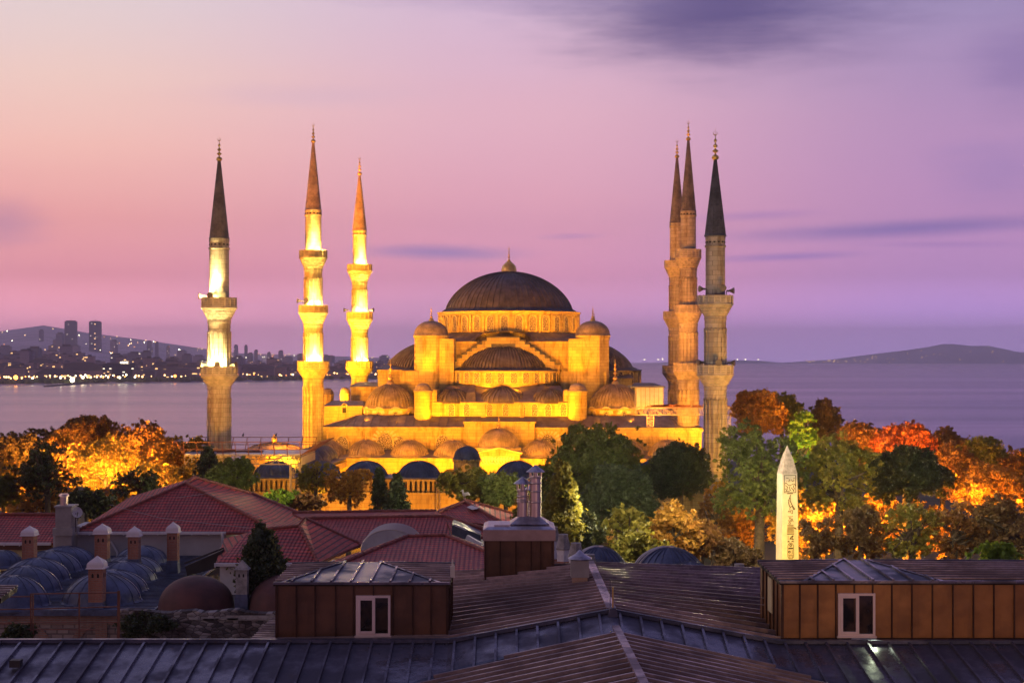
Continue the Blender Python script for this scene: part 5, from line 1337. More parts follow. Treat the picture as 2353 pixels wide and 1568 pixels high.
    f = MB(); c = P(1067,1147,126.8); f.sphere((c.x, c.y, c.z+.42), .17, 10, 7, .95); f.tube([(c.x-.12,c.y,c.z+.42),(c.x+.3,c.y,c.z+.5),(c.x+.45,c.y,c.z+.36)], [.14,.13,.03], 8); f.tube([(c.x-.1,c.y,c.z+.5),(c.x-.14,c.y,c.z+.68)], [.09,.07], 7); f.sphere((c.x-.16,c.y,c.z+.74), .09); f.bar((c.x-.2,c.y,c.z+.73),(c.x-.34,c.y,c.z+.7), .03)
    for s in (-.05, .05): f.bar((c.x+s,c.y,c.z+.3),(c.x+s,c.y,c.z+.02), .025)
    solo('seagull', f, M['bird'], 'white gull standing on the peak of the right red roof', 'gull', loc=tuple(c))
    # 7. ribbed barrel vault
    Y = 103.; cl, cr = P(829,1257,Y), P(962,1257,Y); top = P(895,1217,Y); t_ = thing('barrel_vault', 'silvery ribbed barrel vault skylight between the red roofs', 'skylight', (cl.x, Y, cl.z))
    r = (cr.x-cl.x)/2; xc = (cl.x+cr.x)/2; h = top.z-cl.z; f = MB()
    arc = [(xc+r*math.cos(t), cl.z-.2+(h+.2)*math.sin(t)) for t in np.linspace(PI, 0, 25)]
    f.grid([[(x, Y+dy, z) for x, z in arc] for dy in (0, 4)], False, True); f.face([(x, Y, z) for x, z in arc]); 
    part('shell', f, M['plastic_roof'], t_)
    for i in range(7):
        f = MB(); f.tube([(x, Y+.05+i*.62, z+.04) for x, z in arc], .05, 5); part('rib', f, M['inox'], t_)
roofs()

def brick_chimney(xl, xr, ytip, ycap, ybase, Y, label, group, cap='white', mt='brickshaft'):
    k = Y/F; X = ((xl+xr)/2-CX)*k; w = (xr-xl)*k; zt_, zc, zb = CZ-(ytip-HY)*k, CZ-(ycap-HY)*k, CZ-(ybase-HY)*k
    t_ = thing('brick_chimney' if mt == 'brickshaft' else 'stone_chimney', label, 'chimney', (X, Y, zb), 0, group)
    w *= .84; f = MB(); f.box(-w/2, w/2, -w/2, w/2, -1.2, zc-zb); part('shaft', f, M[mt], t_, True)
    f = MB(); f.box(-w*.56, w*.56, -w*.56, w*.56, -1.2, .12); f.box(-w*.52, w*.52, -w*.52, w*.52, .12, .3); part('flashing', f, M['lead_blue'], t_, True)
    f = MB(); h = zt_-zc
    if cap == 'white':
        prof = [(.60,0),(.60,.06),(.54,.09),(.54,.2),(.53,.36),(.48,.5),(.36,.64),(.2,.78),(.1,.88),(.0,1.)]
    else: prof = [(.6,0),(.6,.08),(.52,.12),(.02,1.)]
    n = 4 if cap != 'white' else 4
    rows = []
    for r, q in prof:
        row = []
        for kx, ky in ((-1,-1),(0,-1),(1,-1),(1,0),(1,1),(0,1),(-1,1),(-1,0)):
            rr = r*w*1.1; row.append((kx*rr, ky*rr, zc-zb+h*q))
        rows.append(row)
    f.grid(rows, True, False); f.face(rows[0]); part('cap', f, M['cap' if cap == 'white' else 'concrete'], t_, True)
    hw = w*.075; hh = w*.32
    for ang in range(4):
        R = Matrix.Rotation(ang*PI/2, 4, 'Z')
        for s in (-.19, .19):
            z0 = zc-zb-w*.62
            f = MB(); f.face([R @ Vector((s*w+a, -w/2-.012, z0+b)) for a, b in ((-hw,0),(hw,0),(hw,hh*.7),(0,hh),(-hw,hh*.7))]); part('vent_slot', f, M['hole'], t_, True)
    return t_
def hamam():
    M['cap'] = simple('white_cap_render', (.66,.60,.62), .7, var=.08)
    z0 = 7.0
    t_ = thing('bathhouse', 'old bathhouse with two rows of ribbed blue lead domes behind a brick arch wall', 'bathhouse', (-22, 95, 2))
    yf = 93.2; xl, xr = (-120-CX)/F*yf, (272-CX)/F*yf
    f = MB(); f.box(xl, xr, yf, yf+25, -3, z0-.15); part('wall', f, M['stonecourse'], t_)
    f = MB(); f.box(xl-.2, xr+2.2, yf-.25, yf+25, z0-.12, z0)
    for i in range(46):
        y = yf+.4+i*.55; f.bar((xl, y, z0+.03), (xr+2.1, y, z0+.03), .06, .06)
    f.box(xl-.2, xr, yf-.3, yf-.24, z0-.35, z0+.02)
    part('lead_roof', f, M['lead_blue'], t_)
    # brick arches and piers on the wall face
    f = MB()
    for cx_, r in ((15, 105), (255, 90)):
        c = (cx_-CX)/F*yf; rr = r/F*yf; zc = z0-.5-rr*.72
        a0, a1 = (0, PI); pts = np.linspace(a0, a1, 24)
        for i in range(23):
            p = [(c+q*math.cos(t), yf-.06, zc+q*.72*math.sin(t)) for q, t in ((rr*.82, pts[i]), (rr*1.02, pts[i]), (rr*1.02, pts[i+1]), (rr*.82, pts[i+1]))]
            p = [v for v in p if True]; f.extr(p, (0, .1, 0))
    a, b = (140-CX)/F*yf, (220-CX)/F*yf; f.box(b, b+.7, yf-.08, yf, 2, z0-.5); f.box(xl, xr, yf-.05, yf+.02, z0-.9, z0-.35)
    part('brick_arch', f, M['brickwall'], t_)
    def d(x, r, ytop, ybase, mtl='lead_blue', ribs=16, prt=t_, name='dome', fl=.2):
        Y = (CZ-z0)*F/(ybase-HY) if prt is t_ else (CZ-6.9)*F/(ybase-HY)
        kk = Y/F; X = (x-CX)*kk; zt_ = CZ-(ytop-HY)*kk; g = MB(); dome(g, X, Y, z0-.02 if prt is t_ else 6.9, r*kk, zt_-z0, 40, ribs, flare=fl, rw=.06, rt=.03, power=1.12)
        part(name, g, M[mtl], prt)
    for a in ((31,80,1320,1388),(60,78,1298,1355),(84,76,1280,1330),(113,73,1263,1310),(151,66,1253,1292),(5,46,1262,1296),(-45,50,1300,1330),(234,88,1314,1380),(256,82,1307,1355),(282,76,1287,1332),(299,71,1274,1312),(325,60,1252,1290)): d(*a)
    # brown oxide domes on tarred terrace + rubble wall
    t2 = thing('ruined_vault', 'tarred terrace with two dark oxide-red domes over a rubble stone wall', 'ruin', (-13, 95, 2))
    f = MB(); x0, x1 = (268-CX)/F*91, (700-CX)/F*91
    n = 22; top = []
    rnd = random.Random(4)
    for i in range(n+1): top.append((x0+(x1-x0)*i/n, P(0,1404+rnd.uniform(-3,3)-3*math.sin(i),91).z))
    f.extr([(x0,91,-3)]+[(x1,91,-3)]+[(x, 91, z) for x, z in top[::-1]], (0, .8, 0)); part('rubble_wall', f, M['rubble'], t2)
    f = MB(); pts = [(x0,91.2),(x1,91.2),(x1,100),(x0+2.2,100)]; f.extr([(x, y, 6.72) for x, y in pts], (0, 0, .14)); part('terrace', f, M['tar'], t2)
    f = MB()
    for i in range(9): x = rnd.uniform(x0+4, x1-1); s = rnd.uniform(.3, .9); f.box(x, x+s*1.6, 90.9, 91.6, 6.75, 6.75+rnd.uniform(.06, .16))
    f.box((520-CX)/F*91, (650-CX)/F*91, 90.95, 91.5, 6.7, 7.0)
    part('coping_stone', f, M['concrete'], t2)
    def d2(x, r, ytop, ybase):
        Y = 94.2; kk = Y/F; X = (x-CX)*kk; g = MB(); dome(g, X, Y, 6.8, r*kk, CZ-(ytop-HY)*kk-6.8, 40, 0, flare=.25, power=.9); part('dome', g, M['reddome'], t2)
    d2(451, 86, 1321, 1392); d2(655, 84, 1319, 1392)
    f = MB(); f.extr([P(425,1300,104), P(512,1262,104), P(512,1300,104), P(430,1322,104)], (0, .6, 0)); f.bar(P(424,1293,103.6), P(514,1258,103.6), .18, .12); solo('lean_to_roof', f, M['tar'], 'broken dark lean-to roof against the pale wall left of the fig tree', 'roof')
    G = 'brick chimneys with white ogee caps on the bathhouse'
    brick_chimney(52, 84, 1206, 1229, 1292, 108, 'brick chimney with a white cap, leftmost, before the yellow wall', G)
    brick_chimney(218, 252, 1201, 1225, 1292, 107, 'brick chimney with a white cap, second from the left, near the downpipe', G)
    brick_chimney(294, 323, 1207, 1231, 1292, 107, 'brick chimney with a white cap rising behind the right row of blue domes', G)
    brick_chimney(383.5, 412, 1197, 1222, 1295, 109, 'brick chimney with a white cap farthest right against the pale wall', G)
    brick_chimney(204, 242.5, 1275, 1304, 1392, 93.8, 'nearest and largest brick chimney with a white cap in front of the right dome row', G)
    brick_chimney(541, 572, 1285, 1307, 1374, 93.5, 'plain stone chimney with a pyramid cap between the two oxide-red domes', None, 'stone', 'concrete')
    # scaffold guard rail
    t_ = thing('scaffold_rail', 'thin dark scaffold guard rail in front of the brick arch wall', 'scaffold', tuple(P(170,1480,84)))
    f = MB(); Y = 84.
    for x in (71, 76, 182, 271, 274): f.bar(P(x,1484,Y), P(x,1362 if x < 200 else 1356,Y), .07)
    for (x0_, y0_, x1_, y1_) in ((-20,1370,74,1369),(72,1363,270,1360),(-20,1399,74,1398),(74,1398,272,1392),(-20,1431,74,1430),(70,1429,272,1428),(20,1444,230,1445)): f.bar(P(x0_,y0_,Y), P(x1_,y1_,Y), .06)
    part('pole', f, M['rust'], t_)
    # seamed roof corner at the far left
    Y = 60.; t_ = thing('seamed_roof_corner', 'small striped metal roof corner jutting in at the left edge', 'roof', tuple(P(0,1376,Y)))
    f = MB(); q = [P(-60,1347,62), P(40,1346,62), P(2,1373,58), P(-60,1378,58)]; f.roof(q, thick=.2); f.cur = 1
    for i in range(6): a = q[1].lerp(q[2], i/5); b = q[0].lerp(q[3], i/5); f.bar(a+Vector((0,0,.03)), b+Vector((0,0,.03)), .1, .06)
    part('sheet', f, [M['copper_dark'], M['seam_light']], t_)
hamam()

# ---------------------------------------------------------------- lead vaults and stone chimneys behind the metal roof
def back_domes():
    def vault(xc, hw, ytop, ybase, Y, lab, x2, hw2, y2):
        k = Y/F; X = (xc-CX)*k; zb = CZ-(ybase-HY)*k; t_ = thing('lead_vault', lab, 'dome', (X, Y, zb-2))
        f = MB(); dome(f, X, Y, zb-.6, hw*k, CZ-(ytop-HY)*k-zb+.6, 48, 26, rw=.09, rt=.07); f.lathe(X, Y, [(hw*k, zb-2), (hw*k, zb-.6)], 48); part('dome', f, M['lead_blue'], t_)
        k2 = (Y-3)/F; f = MB(); dome(f, (x2-CX)*k2, Y-3.0, CZ-(ybase+4-HY)*k2, hw2*k2, (ybase+4-y2)*k2, 36, 18, rw=.05, rt=.05); part('small_dome', f, M['lead_blue'], t_)
        f = MB()
        for i in range(5):
            a = -.5+i*.22; pts = [(X+(hw*k+.04)*math.cos(t)*math.cos(a)*1.0, Y+(hw*k+.04)*math.cos(t)*math.sin(a)-.02, zb-.6+(CZ-(ytop-HY)*k-zb+.66)*math.sin(t)) for t in np.linspace(PI-.1, PI*.45, 12)]; f.tube(pts, .06, 5)
        part('rib_trim', f, M['inox'], t_)
    vault(1535, 86, 1257, 1310, 92, 'ribbed blue lead dome with a smaller dome before it, right of the stone chimneys', 1585, 42, 1290)
    vault(1375, 70, 1256, 1308, 92, 'blue lead dome half hidden behind the three stone chimneys', 1365, 40, 1286)
    def stone_ch(x, ytop, ycap, ybase, w, Y, lab, full=True):
        k = Y/F; X = (x-CX)*k; zt_, zc, zb = CZ-(ytop-HY)*k, CZ-(ycap-HY)*k, CZ-(ybase-HY)*k; r = w*k/2
        t_ = thing('stone_chimney', lab, 'chimney', (X, Y, zb-2), 0, 'faceted stone chimneys behind the metal roof')
        f = MB(); f.lathe(X, Y, [(r*1.02, zc-.06), (r*1.06, zc), (r*.98, zc+.05), (r*.62, zt_-.08), (r*.66, zt_-.05), (r*.62, zt_), (.02, zt_+.03)], 6, PI/6, 2*PI+PI/6, False); part('cap', f, M['concrete'], t_)
        f = MB(); f.lathe(X, Y, [(r*.86, zb-2), (r*.86, zc-.04)], 6, PI/6, 2*PI+PI/6, False); part('shaft', f, M['white'], t_)
        f = MB(); f.lathe(X, Y, [(r*.89, zb-2), (r*.89, zb+(zc-zb)*.3)], 6, PI/6, 2*PI+PI/6, False); part('brick_base', f, M['brickshaft'], t_)
        f = MB(); w_ = r*.2; h = r*.7
        for j in range(6):
            a = -PI/2+j*PI/3; R = Matrix.Translation((X, Y, 0)) @ Matrix.Rotation(a, 4, 'Z'); zz = zc-.15-h-.1
            f.face([R @ Vector((r*.86*.885, s, zz+q)) for s, q in ((-w_,0),(w_,0),(w_,h*.7),(0,h),(-w_,h*.7))])
        part('vent_slot', f, M['hole'], t_)
    stone_ch(1270, 1209, 1238, 1300, 38, 84, 'stone chimney partly hidden behind the brown flue box')
    stone_ch(1294, 1226, 1258, 1300, 38, 80, 'faceted stone chimney with a pointed vent slot right of the flue box')
    stone_ch(1323, 1246, 1279, 1320, 42, 76, 'faceted stone chimney in the middle, just above the square metal vent')
    stone_ch(1353, 1272, 1302, 1330, 46, 74, 'low stone chimney cap right of the square metal vent')
    stone_ch(1698, 1294, 1322, 1345, 38, 80, 'single stone chimney cap above the metal roof left of the right dormer')
    stone_ch(1947, 1291, 1310, 1340, 30, 82, 'stone chimney cap just showing over the right dormer roof')
    stone_ch(2202, 1291, 1312, 1340, 40, 82, 'stone chimney cap near the bright green bush')
back_domes()

# ================================================================ the near metal roofs
def metal_roof():
    zr, za = 12.88, 13.86; nx = 3.22; YB = 50.
    bld = thing('hotel_roof', 'wide wet standing-seam metal roof with crossing ridges across the foreground', 'roof', (3.2, 50, -3))
    mp = lambda n, f, m: part(n, f, m, bld)
    up = Vector((0,0,1))
    xl, xr = -2.05, 8.6; s = .247
    def top(x):  # height of the front slope's upper edge
        if x <= xl: return zr
        if x >= xr: return zr-.03
        return zr+(za-zr)*(x-xl)/(nx-xl) if x < nx else za+(zr-.03-za)*(x-nx)/(xr-nx)
    def pt(x, Y): return Vector((x, Y, top(x)-s*(YB-Y)))
    # front slope: sheets left and right
    f = MB(); xs = [-22, xl, nx, xr, 22]
    for a, b in zip(xs[:-1], xs[1:]): f.face([pt(a, YB), pt(b, YB), pt(b, 37.5), pt(a, 37.5)])
    mp('front_slope', f, M['zinc'])
    f = MB(); x = -21.8
    while x < 21.8:
        sk = .06*max(0, min(1, (-x-2)/6))*0.55 - .07*max(0, min(1, (x-7)/4))
        L = 12.4; p, q = pt(x, YB-.05), pt(x-sk*L, YB-L)
        q.z = top(x)-s*(L) if (x < xl-.6 or x > xr+.6) else pt(x, YB-L).z
        f.bar(p+up*.05, q+up*.05, .075, .10); x += .665
    mp('front_seam', f, M['zinc'])
    # upper ridge flashing
    f = MB()
    for a, b in ((-22, xl), (xl, nx), (nx, xr), (xr, 22)): 
        p, q = pt(a, YB), pt(b, YB); f.bar(p+up*.06, q+up*.06, .22, .12); 
    mp('ridge_flashing', f, M['zinc_blue'])
    # back gable B
    R0, R1 = Vector((nx, YB+.1, za)), P(1355,1299,61.9); R1.z = za
    Lb = [Vector((xl, YB+.1, zr)), P(1030,1325,66)]; Lb[1].z = zr+.05; Rt = [Vector((xr, YB+.1, zr-.03)), P(1757,1318,70.6)]
    Rt[1] = Vector((12.2, 70.8, zr-.45)); RtX = [Vector((22, YB+.1, zr-.5)), Vector((24, 74, zr-1.)) ]
    Lx = [Vector((-8.62, YB+.1, zr-.12)), Vector((-8.5, 56.2, zr-.1))]
    f = MB(); n = 14
    def ruled(A, B, m): f.grid([[A[0].lerp(A[1], i/m) for i in range(m+1)], [B[0].lerp(B[1], i/m) for i in range(m+1)]], False, False)
    ruled([R0, R1], Lb, n); ruled([R0, R1], Rt, n); ruled(Rt, RtX, n); f.face([Lb[0], Lx[0], Lx[1], Vector((xl-.4, 66, zr))])
    f.face([R1, Lb[1], Lb[1]-up*.4, R1-up*.4]); f.face([R1, Rt[1], Rt[1]-up*.4, R1-up*.4])
    mp('back_slope', f, M['copper_dark'])
    f = MB(); g = MB(); m = 18
    for i in range(m):
        q = ((i+.5)/m); a = R0.lerp(R1, q)
        for tgt in (Lb, Rt):
            b = tgt[0].lerp(tgt[1], q if tgt is Lb else q**1.0); f.bar(a+up*.06, b+up*.06, .09, .14); 
        b1 = Rt[0].lerp(Rt[1], q); c = RtX[0].lerp(RtX[1], q); f.bar(b1+up*.06, c+up*.06, .09, .14)
    for i in range(18):
        q = (i+.5)/18; b = Lx[0].lerp(Lx[1], q); a = Vector((xl, b.y+.02, zr)); f.bar(a+up*.05, b+up*.05, .09, .09)
    mp('back_seam', f, M['seam_light'])
    f = MB(); f.bar(R0+up*.06-Vector((0,0,0)), R1+up*.06, .30, .12)
    for i in range(9): a = R0.lerp(R1, i/9); f.bar(a+up*.105-Vector((.15,0,0)), a+up*.105+Vector((.15,0,0)), .03, .04)
    f.bar(R1+up*.02, Lb[1]+up*.02, .1, .08); f.bar(R1+up*.02, Rt[1]+up*.02, .12, .08)
    mp('back_ridge_cap', f, M['seam_light'])
    # front gable C
    pc = .216; C0, C1 = Vector((3.27, 49.6, 13.5)), Vector((3.5, 37.5, 13.5)); f = MB()
    Wd = 14
    for sg in (-1, 1):
        a, b = C0+Vector((sg*Wd, 0, -pc*Wd)), C1+Vector((sg*Wd, 0, -pc*Wd)); f.grid([[C0.lerp(C1, i/8) for i in range(9)], [a.lerp(b, i/8) for i in range(9)]], False, False)
    mp('front_gable', f, M['copper_dark'])
    f = MB(); m = 24
    m = 17
    for i in range(m):
        y = 49.3-i*.68; q = (49.6-y)/12.1; c = C0.lerp(C1, q)
        for sg in (-1, 1):
            # stop each seam where the gable meets the front slope (valley)
            ln = 0
            while ln < Wd-.1:
                xx = c.x+sg*ln; zz = 13.5-pc*ln
                if top(xx)-s*(YB-y) > zz-.02: break
                ln += .05
            L0 = 0
            ln2 = ln-.25
            if ln2 > .3: f.bar(c+up*.04, Vector((c.x+sg*ln2, y, 13.5-pc*ln2+.06)), .12, .13)
    mp('gable_seam', f, M['seam_light'])
    # valley sheets
    f = MB()
    for sg in (-1, 1):
        P0 = []
        for i in range(60):
            y = 49.7-i*.2; ln = 0
            while ln < Wd-.1:
                if top(3.3+sg*ln)-s*(YB-y) > 13.5-pc*ln: break
                ln += .02
            if ln > .1 and ln < Wd-.3: P0.append(Vector((3.3+sg*ln, y, 13.5-pc*ln)))
        f.grid([[p+Vector((-sg*.42, 0, pc*.42+.012)) for p in P0], [p+up*.015 for p in P0], [p+Vector((sg*.1, .12, .03)) for p in P0]], False, False)
    mp('valley_sheet', f, M['zinc_blue'])
    f = MB(); f.bar(C0+up*.05, C1+up*.05, .24, .12)
    for i in range(14): a = C0.lerp(C1, i/14); f.bar(a+up*.095-Vector((.12,0,0)), a+up*.095+Vector((.12,0,0)), .03, .04)
    mp('gable_ridge_cap', f, M['seam_light'])
    f = MB(); f.box(-21.5, 21.5, 38, 49.8, -3, 9.4); f.box(-8.4, 21.5, 49.8, 55.8, -3, 12.2); f.box(-1.8, 11, 55.8, 64.5, -3, 12.2); mp('wall', f, M['render_wall'])
    # small things on the roof
    t_ = thing('brass_rod', 'thin brass lightning rod standing at the crossing of the ridges', 'rod', tuple(R0))
    f = MB(); p = Vector((nx+.03, 49.9, za)); f.tube([p, p+up*.82], .028, 6); part('rod', f, M['gold'], t_)
    f = MB(); f.tube([p+Vector((-.08,.1,0)), p+Vector((-.08,.1,1.05))], .012, 5); f.hexa([p+Vector(q) for q in ((-.17,-.25,-.1),(.17,-.25,-.1),(-.17,.2,-.02),(.17,.2,-.02),(-.1,-.15,.16),(.1,-.15,.16),(-.1,.12,.18),(.1,.12,.18))]); part('foot', f, M['zinc'], t_)
    # square vent with little hat
    Y = 57.; a, b = P(1313.5,1362,Y), P(1351,1362,Y); zt_ = P(0,1287,Y).z; zm = P(0,1326,Y).z; t_ = thing('square_vent', 'square two-stage metal roof vent with a shallow cone hat', 'vent', ((a.x+b.x)/2, Y, a.z))
    f = MB(); w = b.x-a.x; f.box(a.x+.02, b.x-.02, Y+.03, Y+w, a.z-.4, zm); f.box(a.x-.06, b.x+.06, Y-.04, Y+w+.04, a.z-.1, a.z+.05); part('base', f, M['duct'], t_)
    f = MB(); f.box(a.x-.03, b.x+.03, Y-.02, Y+w+.02, zm, zt_); part('box', f, M['grey_paint'], t_)
    f = MB(); cx_ = (a.x+b.x)/2; f.lathe(cx_, Y+w/2, [(.44, zt_+.04), (.42, zt_+.08), (.16, zt_+.22), (.05, zt_+.34), (.01, zt_+.36)], 20); f.lathe(cx_, Y+w/2, [(.2, zt_), (.2, zt_+.1)], 12); part('hat', f, M['inox_dull'], t_)
    # antenna
    t_ = thing('wifi_antenna', 'small white outdoor antenna box on the right end of the left dormer', 'antenna', tuple(P(1039,1325,52)))
    f = MB(); p = P(1039.5,1325,52); f.box(p.x-.075, p.x+.075, 51.9, 52.0, p.z, p.z+.38); part('box', f, M['beige'], t_)
    f = MB(); f.tube([p+Vector((0,0,.38)), p+Vector((0,0,.60))], [.035, .022], 8); part('aerial', f, M['beige'], t_)
    # little tin hatch and brick on front slope
    f = MB(); p = P(33,1522,48); f.box(p.x-.13, p.x+.2, 47.9, 48.2, p.z-.12, p.z+.1); solo('wood_block', f, M['tar'], 'small dark block lying on the metal roof at the lower left', 'block')
    f = MB(); p = P(1990,1466,50.3); f.box(p.x-.5, p.x+.3, 50.1, 50.25, p.z-.03, p.z+.02); solo('gutter_scrap', f, M['white'], 'pale strip of sheet below the right dormer window', 'strip')
M['duct'] = simple('warm_duct', (.40,.28,.22), .4, .35, .12); M['inox_dull'] = simple('dull_steel', (.35,.33,.40), .35, .7, .25, 5)
metal_roof()

def dormer(name, label, xa, xb, ytop, ybot, Yf, Yb, seams, mt, win, apx, apexl, apexr, left_side=False, backdx=0.):
    A, B = P(xa, ybot, Yf), P(xb, ybot, Yf); zt_, zb = P(0, ytop, Yf).z, A.z-.15
    t_ = thing(name, label, 'dormer', (A.x, Yf, zb))
    f = MB(); f.extr([(A.x,Yf,zb),(B.x,Yf,zb),(B.x,Yf,zt_),(A.x,Yf,zt_)], (0, Yb-Yf, 0)); part('wall', f, M[mt], t_)
    f = MB()
    for x in seams:
        X = P(x, 0, Yf).x; f.box(X-.02, X+.02, Yf-.07, Yf, zb+.22, zt_-.02)
    for i in range(1, 6): y = Yf+(Yb-Yf)*i/6; f.box(A.x-.05, A.x, y-.02, y+.02, zb+.1, zt_-.02); f.box(B.x, B.x+.05, y-.02, y+.02, zb+.1, zt_-.02)
    f.box(A.x-.035, B.x+.035, Yf-.075, Yf, zb+.0, zb+.24); f.box(A.x-.03, A.x+.05, Yf-.065, Yf, zb, zt_)
    f.box(B.x-.05, B.x+.03, Yf-.065, Yf, zb, zt_)
    part('wall_seam', f, M['seam_dark'], t_)
    # roof: low hip, blue front panel, striped side panels
    e = .09; zr = zt_+.05
    a, b = Vector((A.x-e, Yf-e, zr)), Vector((B.x+e, Yf-e, zr)); c, d = Vector((B.x+e, Yb+e, zr+.06)), Vector((A.x-e, Yb+e, zr+.06))
    p, q = Vector((P(apexl,0,Yb).x, Yb+e, zr+.12)), Vector((P(apexr,0,Yb).x, Yb+e, zr+.12))
    fb, fr = Vector((P(apx[0],0,Yf).x, Yf-e, zr)), Vector((P(apx[1],0,Yf).x, Yf-e, zr))
    f = MB(); f.face([fb, fr, q, p]); part('roof_front', f, M['zinc_blue'], t_)
    f = MB(); f.face([a, fb, p, d]); f.face([fr, b, c, q]); f.face([d, p, q, c]); f.extr([a, b, c, d], (0, 0, -.1)); rside = f
    f = MB(); f.bar(fb, p, .1, .08); f.bar(fr, q, .1, .08); f.bar(d+Vector((0,0,.03)), p, .08, .06); f.bar(q, c+Vector((0,0,.03)), .08, .06); f.bar(a, b, .1, .08)
    n = int((fr.x-fb.x)/.66)
    for i in range(n+1):
        x = fb.x+(fr.x-fb.x)*(i+.5)/(n+1); base = Vector((x, Yf-e, zr))
        # run back until the hip line
        tt = 1.
        for sgn, hb, hp in ((1, fb, p), (-1, fr, q)):
            lo, hi = sorted((hb.x, hp.x))
            if lo < x < hi and abs(hp.x-hb.x) > .05: tt = min(tt, (x-hb.x)/(hp.x-hb.x))
        f.bar(base+Vector((0,0,.05)), Vector((x-.25*tt*(1 if x < (p.x+q.x)/2 else -1)*0, Yf-e+(Yb-Yf+2*e)*tt, zr+.12*tt+.04)), .07, .08)
    part('roof_seam', f, M['zinc'], t_)
    f = rside; f.cur = 1
    for (u, v, w_, z_) in ((a, d, fb, p), (b, c, fr, q)):
        m = 9
        for i in range(1, m):
            s0 = u.lerp(v, i/m); s1 = w_.lerp(z_, i/m); f.bar(s0+Vector((0,0,.03)), s1+Vector((0,0,.03)), .07, .06)
    part('roof_side', f, [M['copper_dark'], M['seam_light']], t_)
    # window with two sashes
    x0, x1, y0, y1 = win; a, b = P(x0, y1, Yf), P(x1, y0, Yf); yy = Yf-.1
    f = MB(); fw = .075
    f.box(a.x, b.x, yy, Yf, a.z, a.z+fw); f.box(a.x, b.x, yy, Yf, b.z-fw, b.z); f.box(a.x, a.x+fw, yy, Yf, a.z+fw, b.z-fw); f.box(b.x-fw, b.x, yy, Yf, a.z+fw, b.z-fw)
    fr_ = part('window', f, M['frame'], t_)
    xm = (a.x+b.x)/2+.02
    f = MB(); x2 = xm+.05; x3 = a.x+fw
    f.box(x3, xm-.05, yy-.03, yy+.04, a.z+fw, a.z+fw*2); f.box(x3, xm-.05, yy-.03, yy+.04, b.z-fw*2, b.z-fw); f.box(x3, x3+fw, yy-.03, yy+.04, a.z+fw*2, b.z-fw*2); f.box(xm-.05, x2, yy-.035, yy+.04, a.z+fw, b.z-fw); part('sash', f, M['frame'], fr_)
    f = MB(); f.box(a.x+fw, b.x-fw, yy+.045, yy+.06, a.z+fw, b.z-fw); part('pane', f, M['glass_dark'], fr_)
    f = MB(); f.box(a.x-.04, b.x+.04, yy-.05, Yf, a.z-.05, a.z); part('sill', f, M['frame'], fr_)
    return t_
for pts, lab in (([(1400,1347,56),(1540,1354,55),(1757,1374,54)], 'upper thin cable strung across the right slope of the metal roof'), ([(1398,1360,55),(1560,1373,54),(1757,1390,53)], 'lower thin cable strung across the right slope of the metal roof')):
    f = MB(); f.tube([P(*q)+Vector((0,0,.02)) for q in pts], .012, 4); solo('cable', f, M['grey_paint'], lab, 'cable')
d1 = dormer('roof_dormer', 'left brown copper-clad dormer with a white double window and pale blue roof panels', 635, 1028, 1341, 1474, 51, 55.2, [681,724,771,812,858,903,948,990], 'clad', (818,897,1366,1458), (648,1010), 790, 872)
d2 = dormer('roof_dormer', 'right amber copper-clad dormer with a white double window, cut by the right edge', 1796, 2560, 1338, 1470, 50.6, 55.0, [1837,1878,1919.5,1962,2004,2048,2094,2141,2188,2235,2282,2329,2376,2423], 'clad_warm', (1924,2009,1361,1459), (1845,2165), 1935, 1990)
# extra side glazing on the right dormer
def side_window():
    f = MB(); X = P(1796,0,50.6).x-.02; f.box(X-.05, X, 52.2, 53.0, 13.45, 14.6); part('window', f, M['yellow_wall'], d2)
side_window()

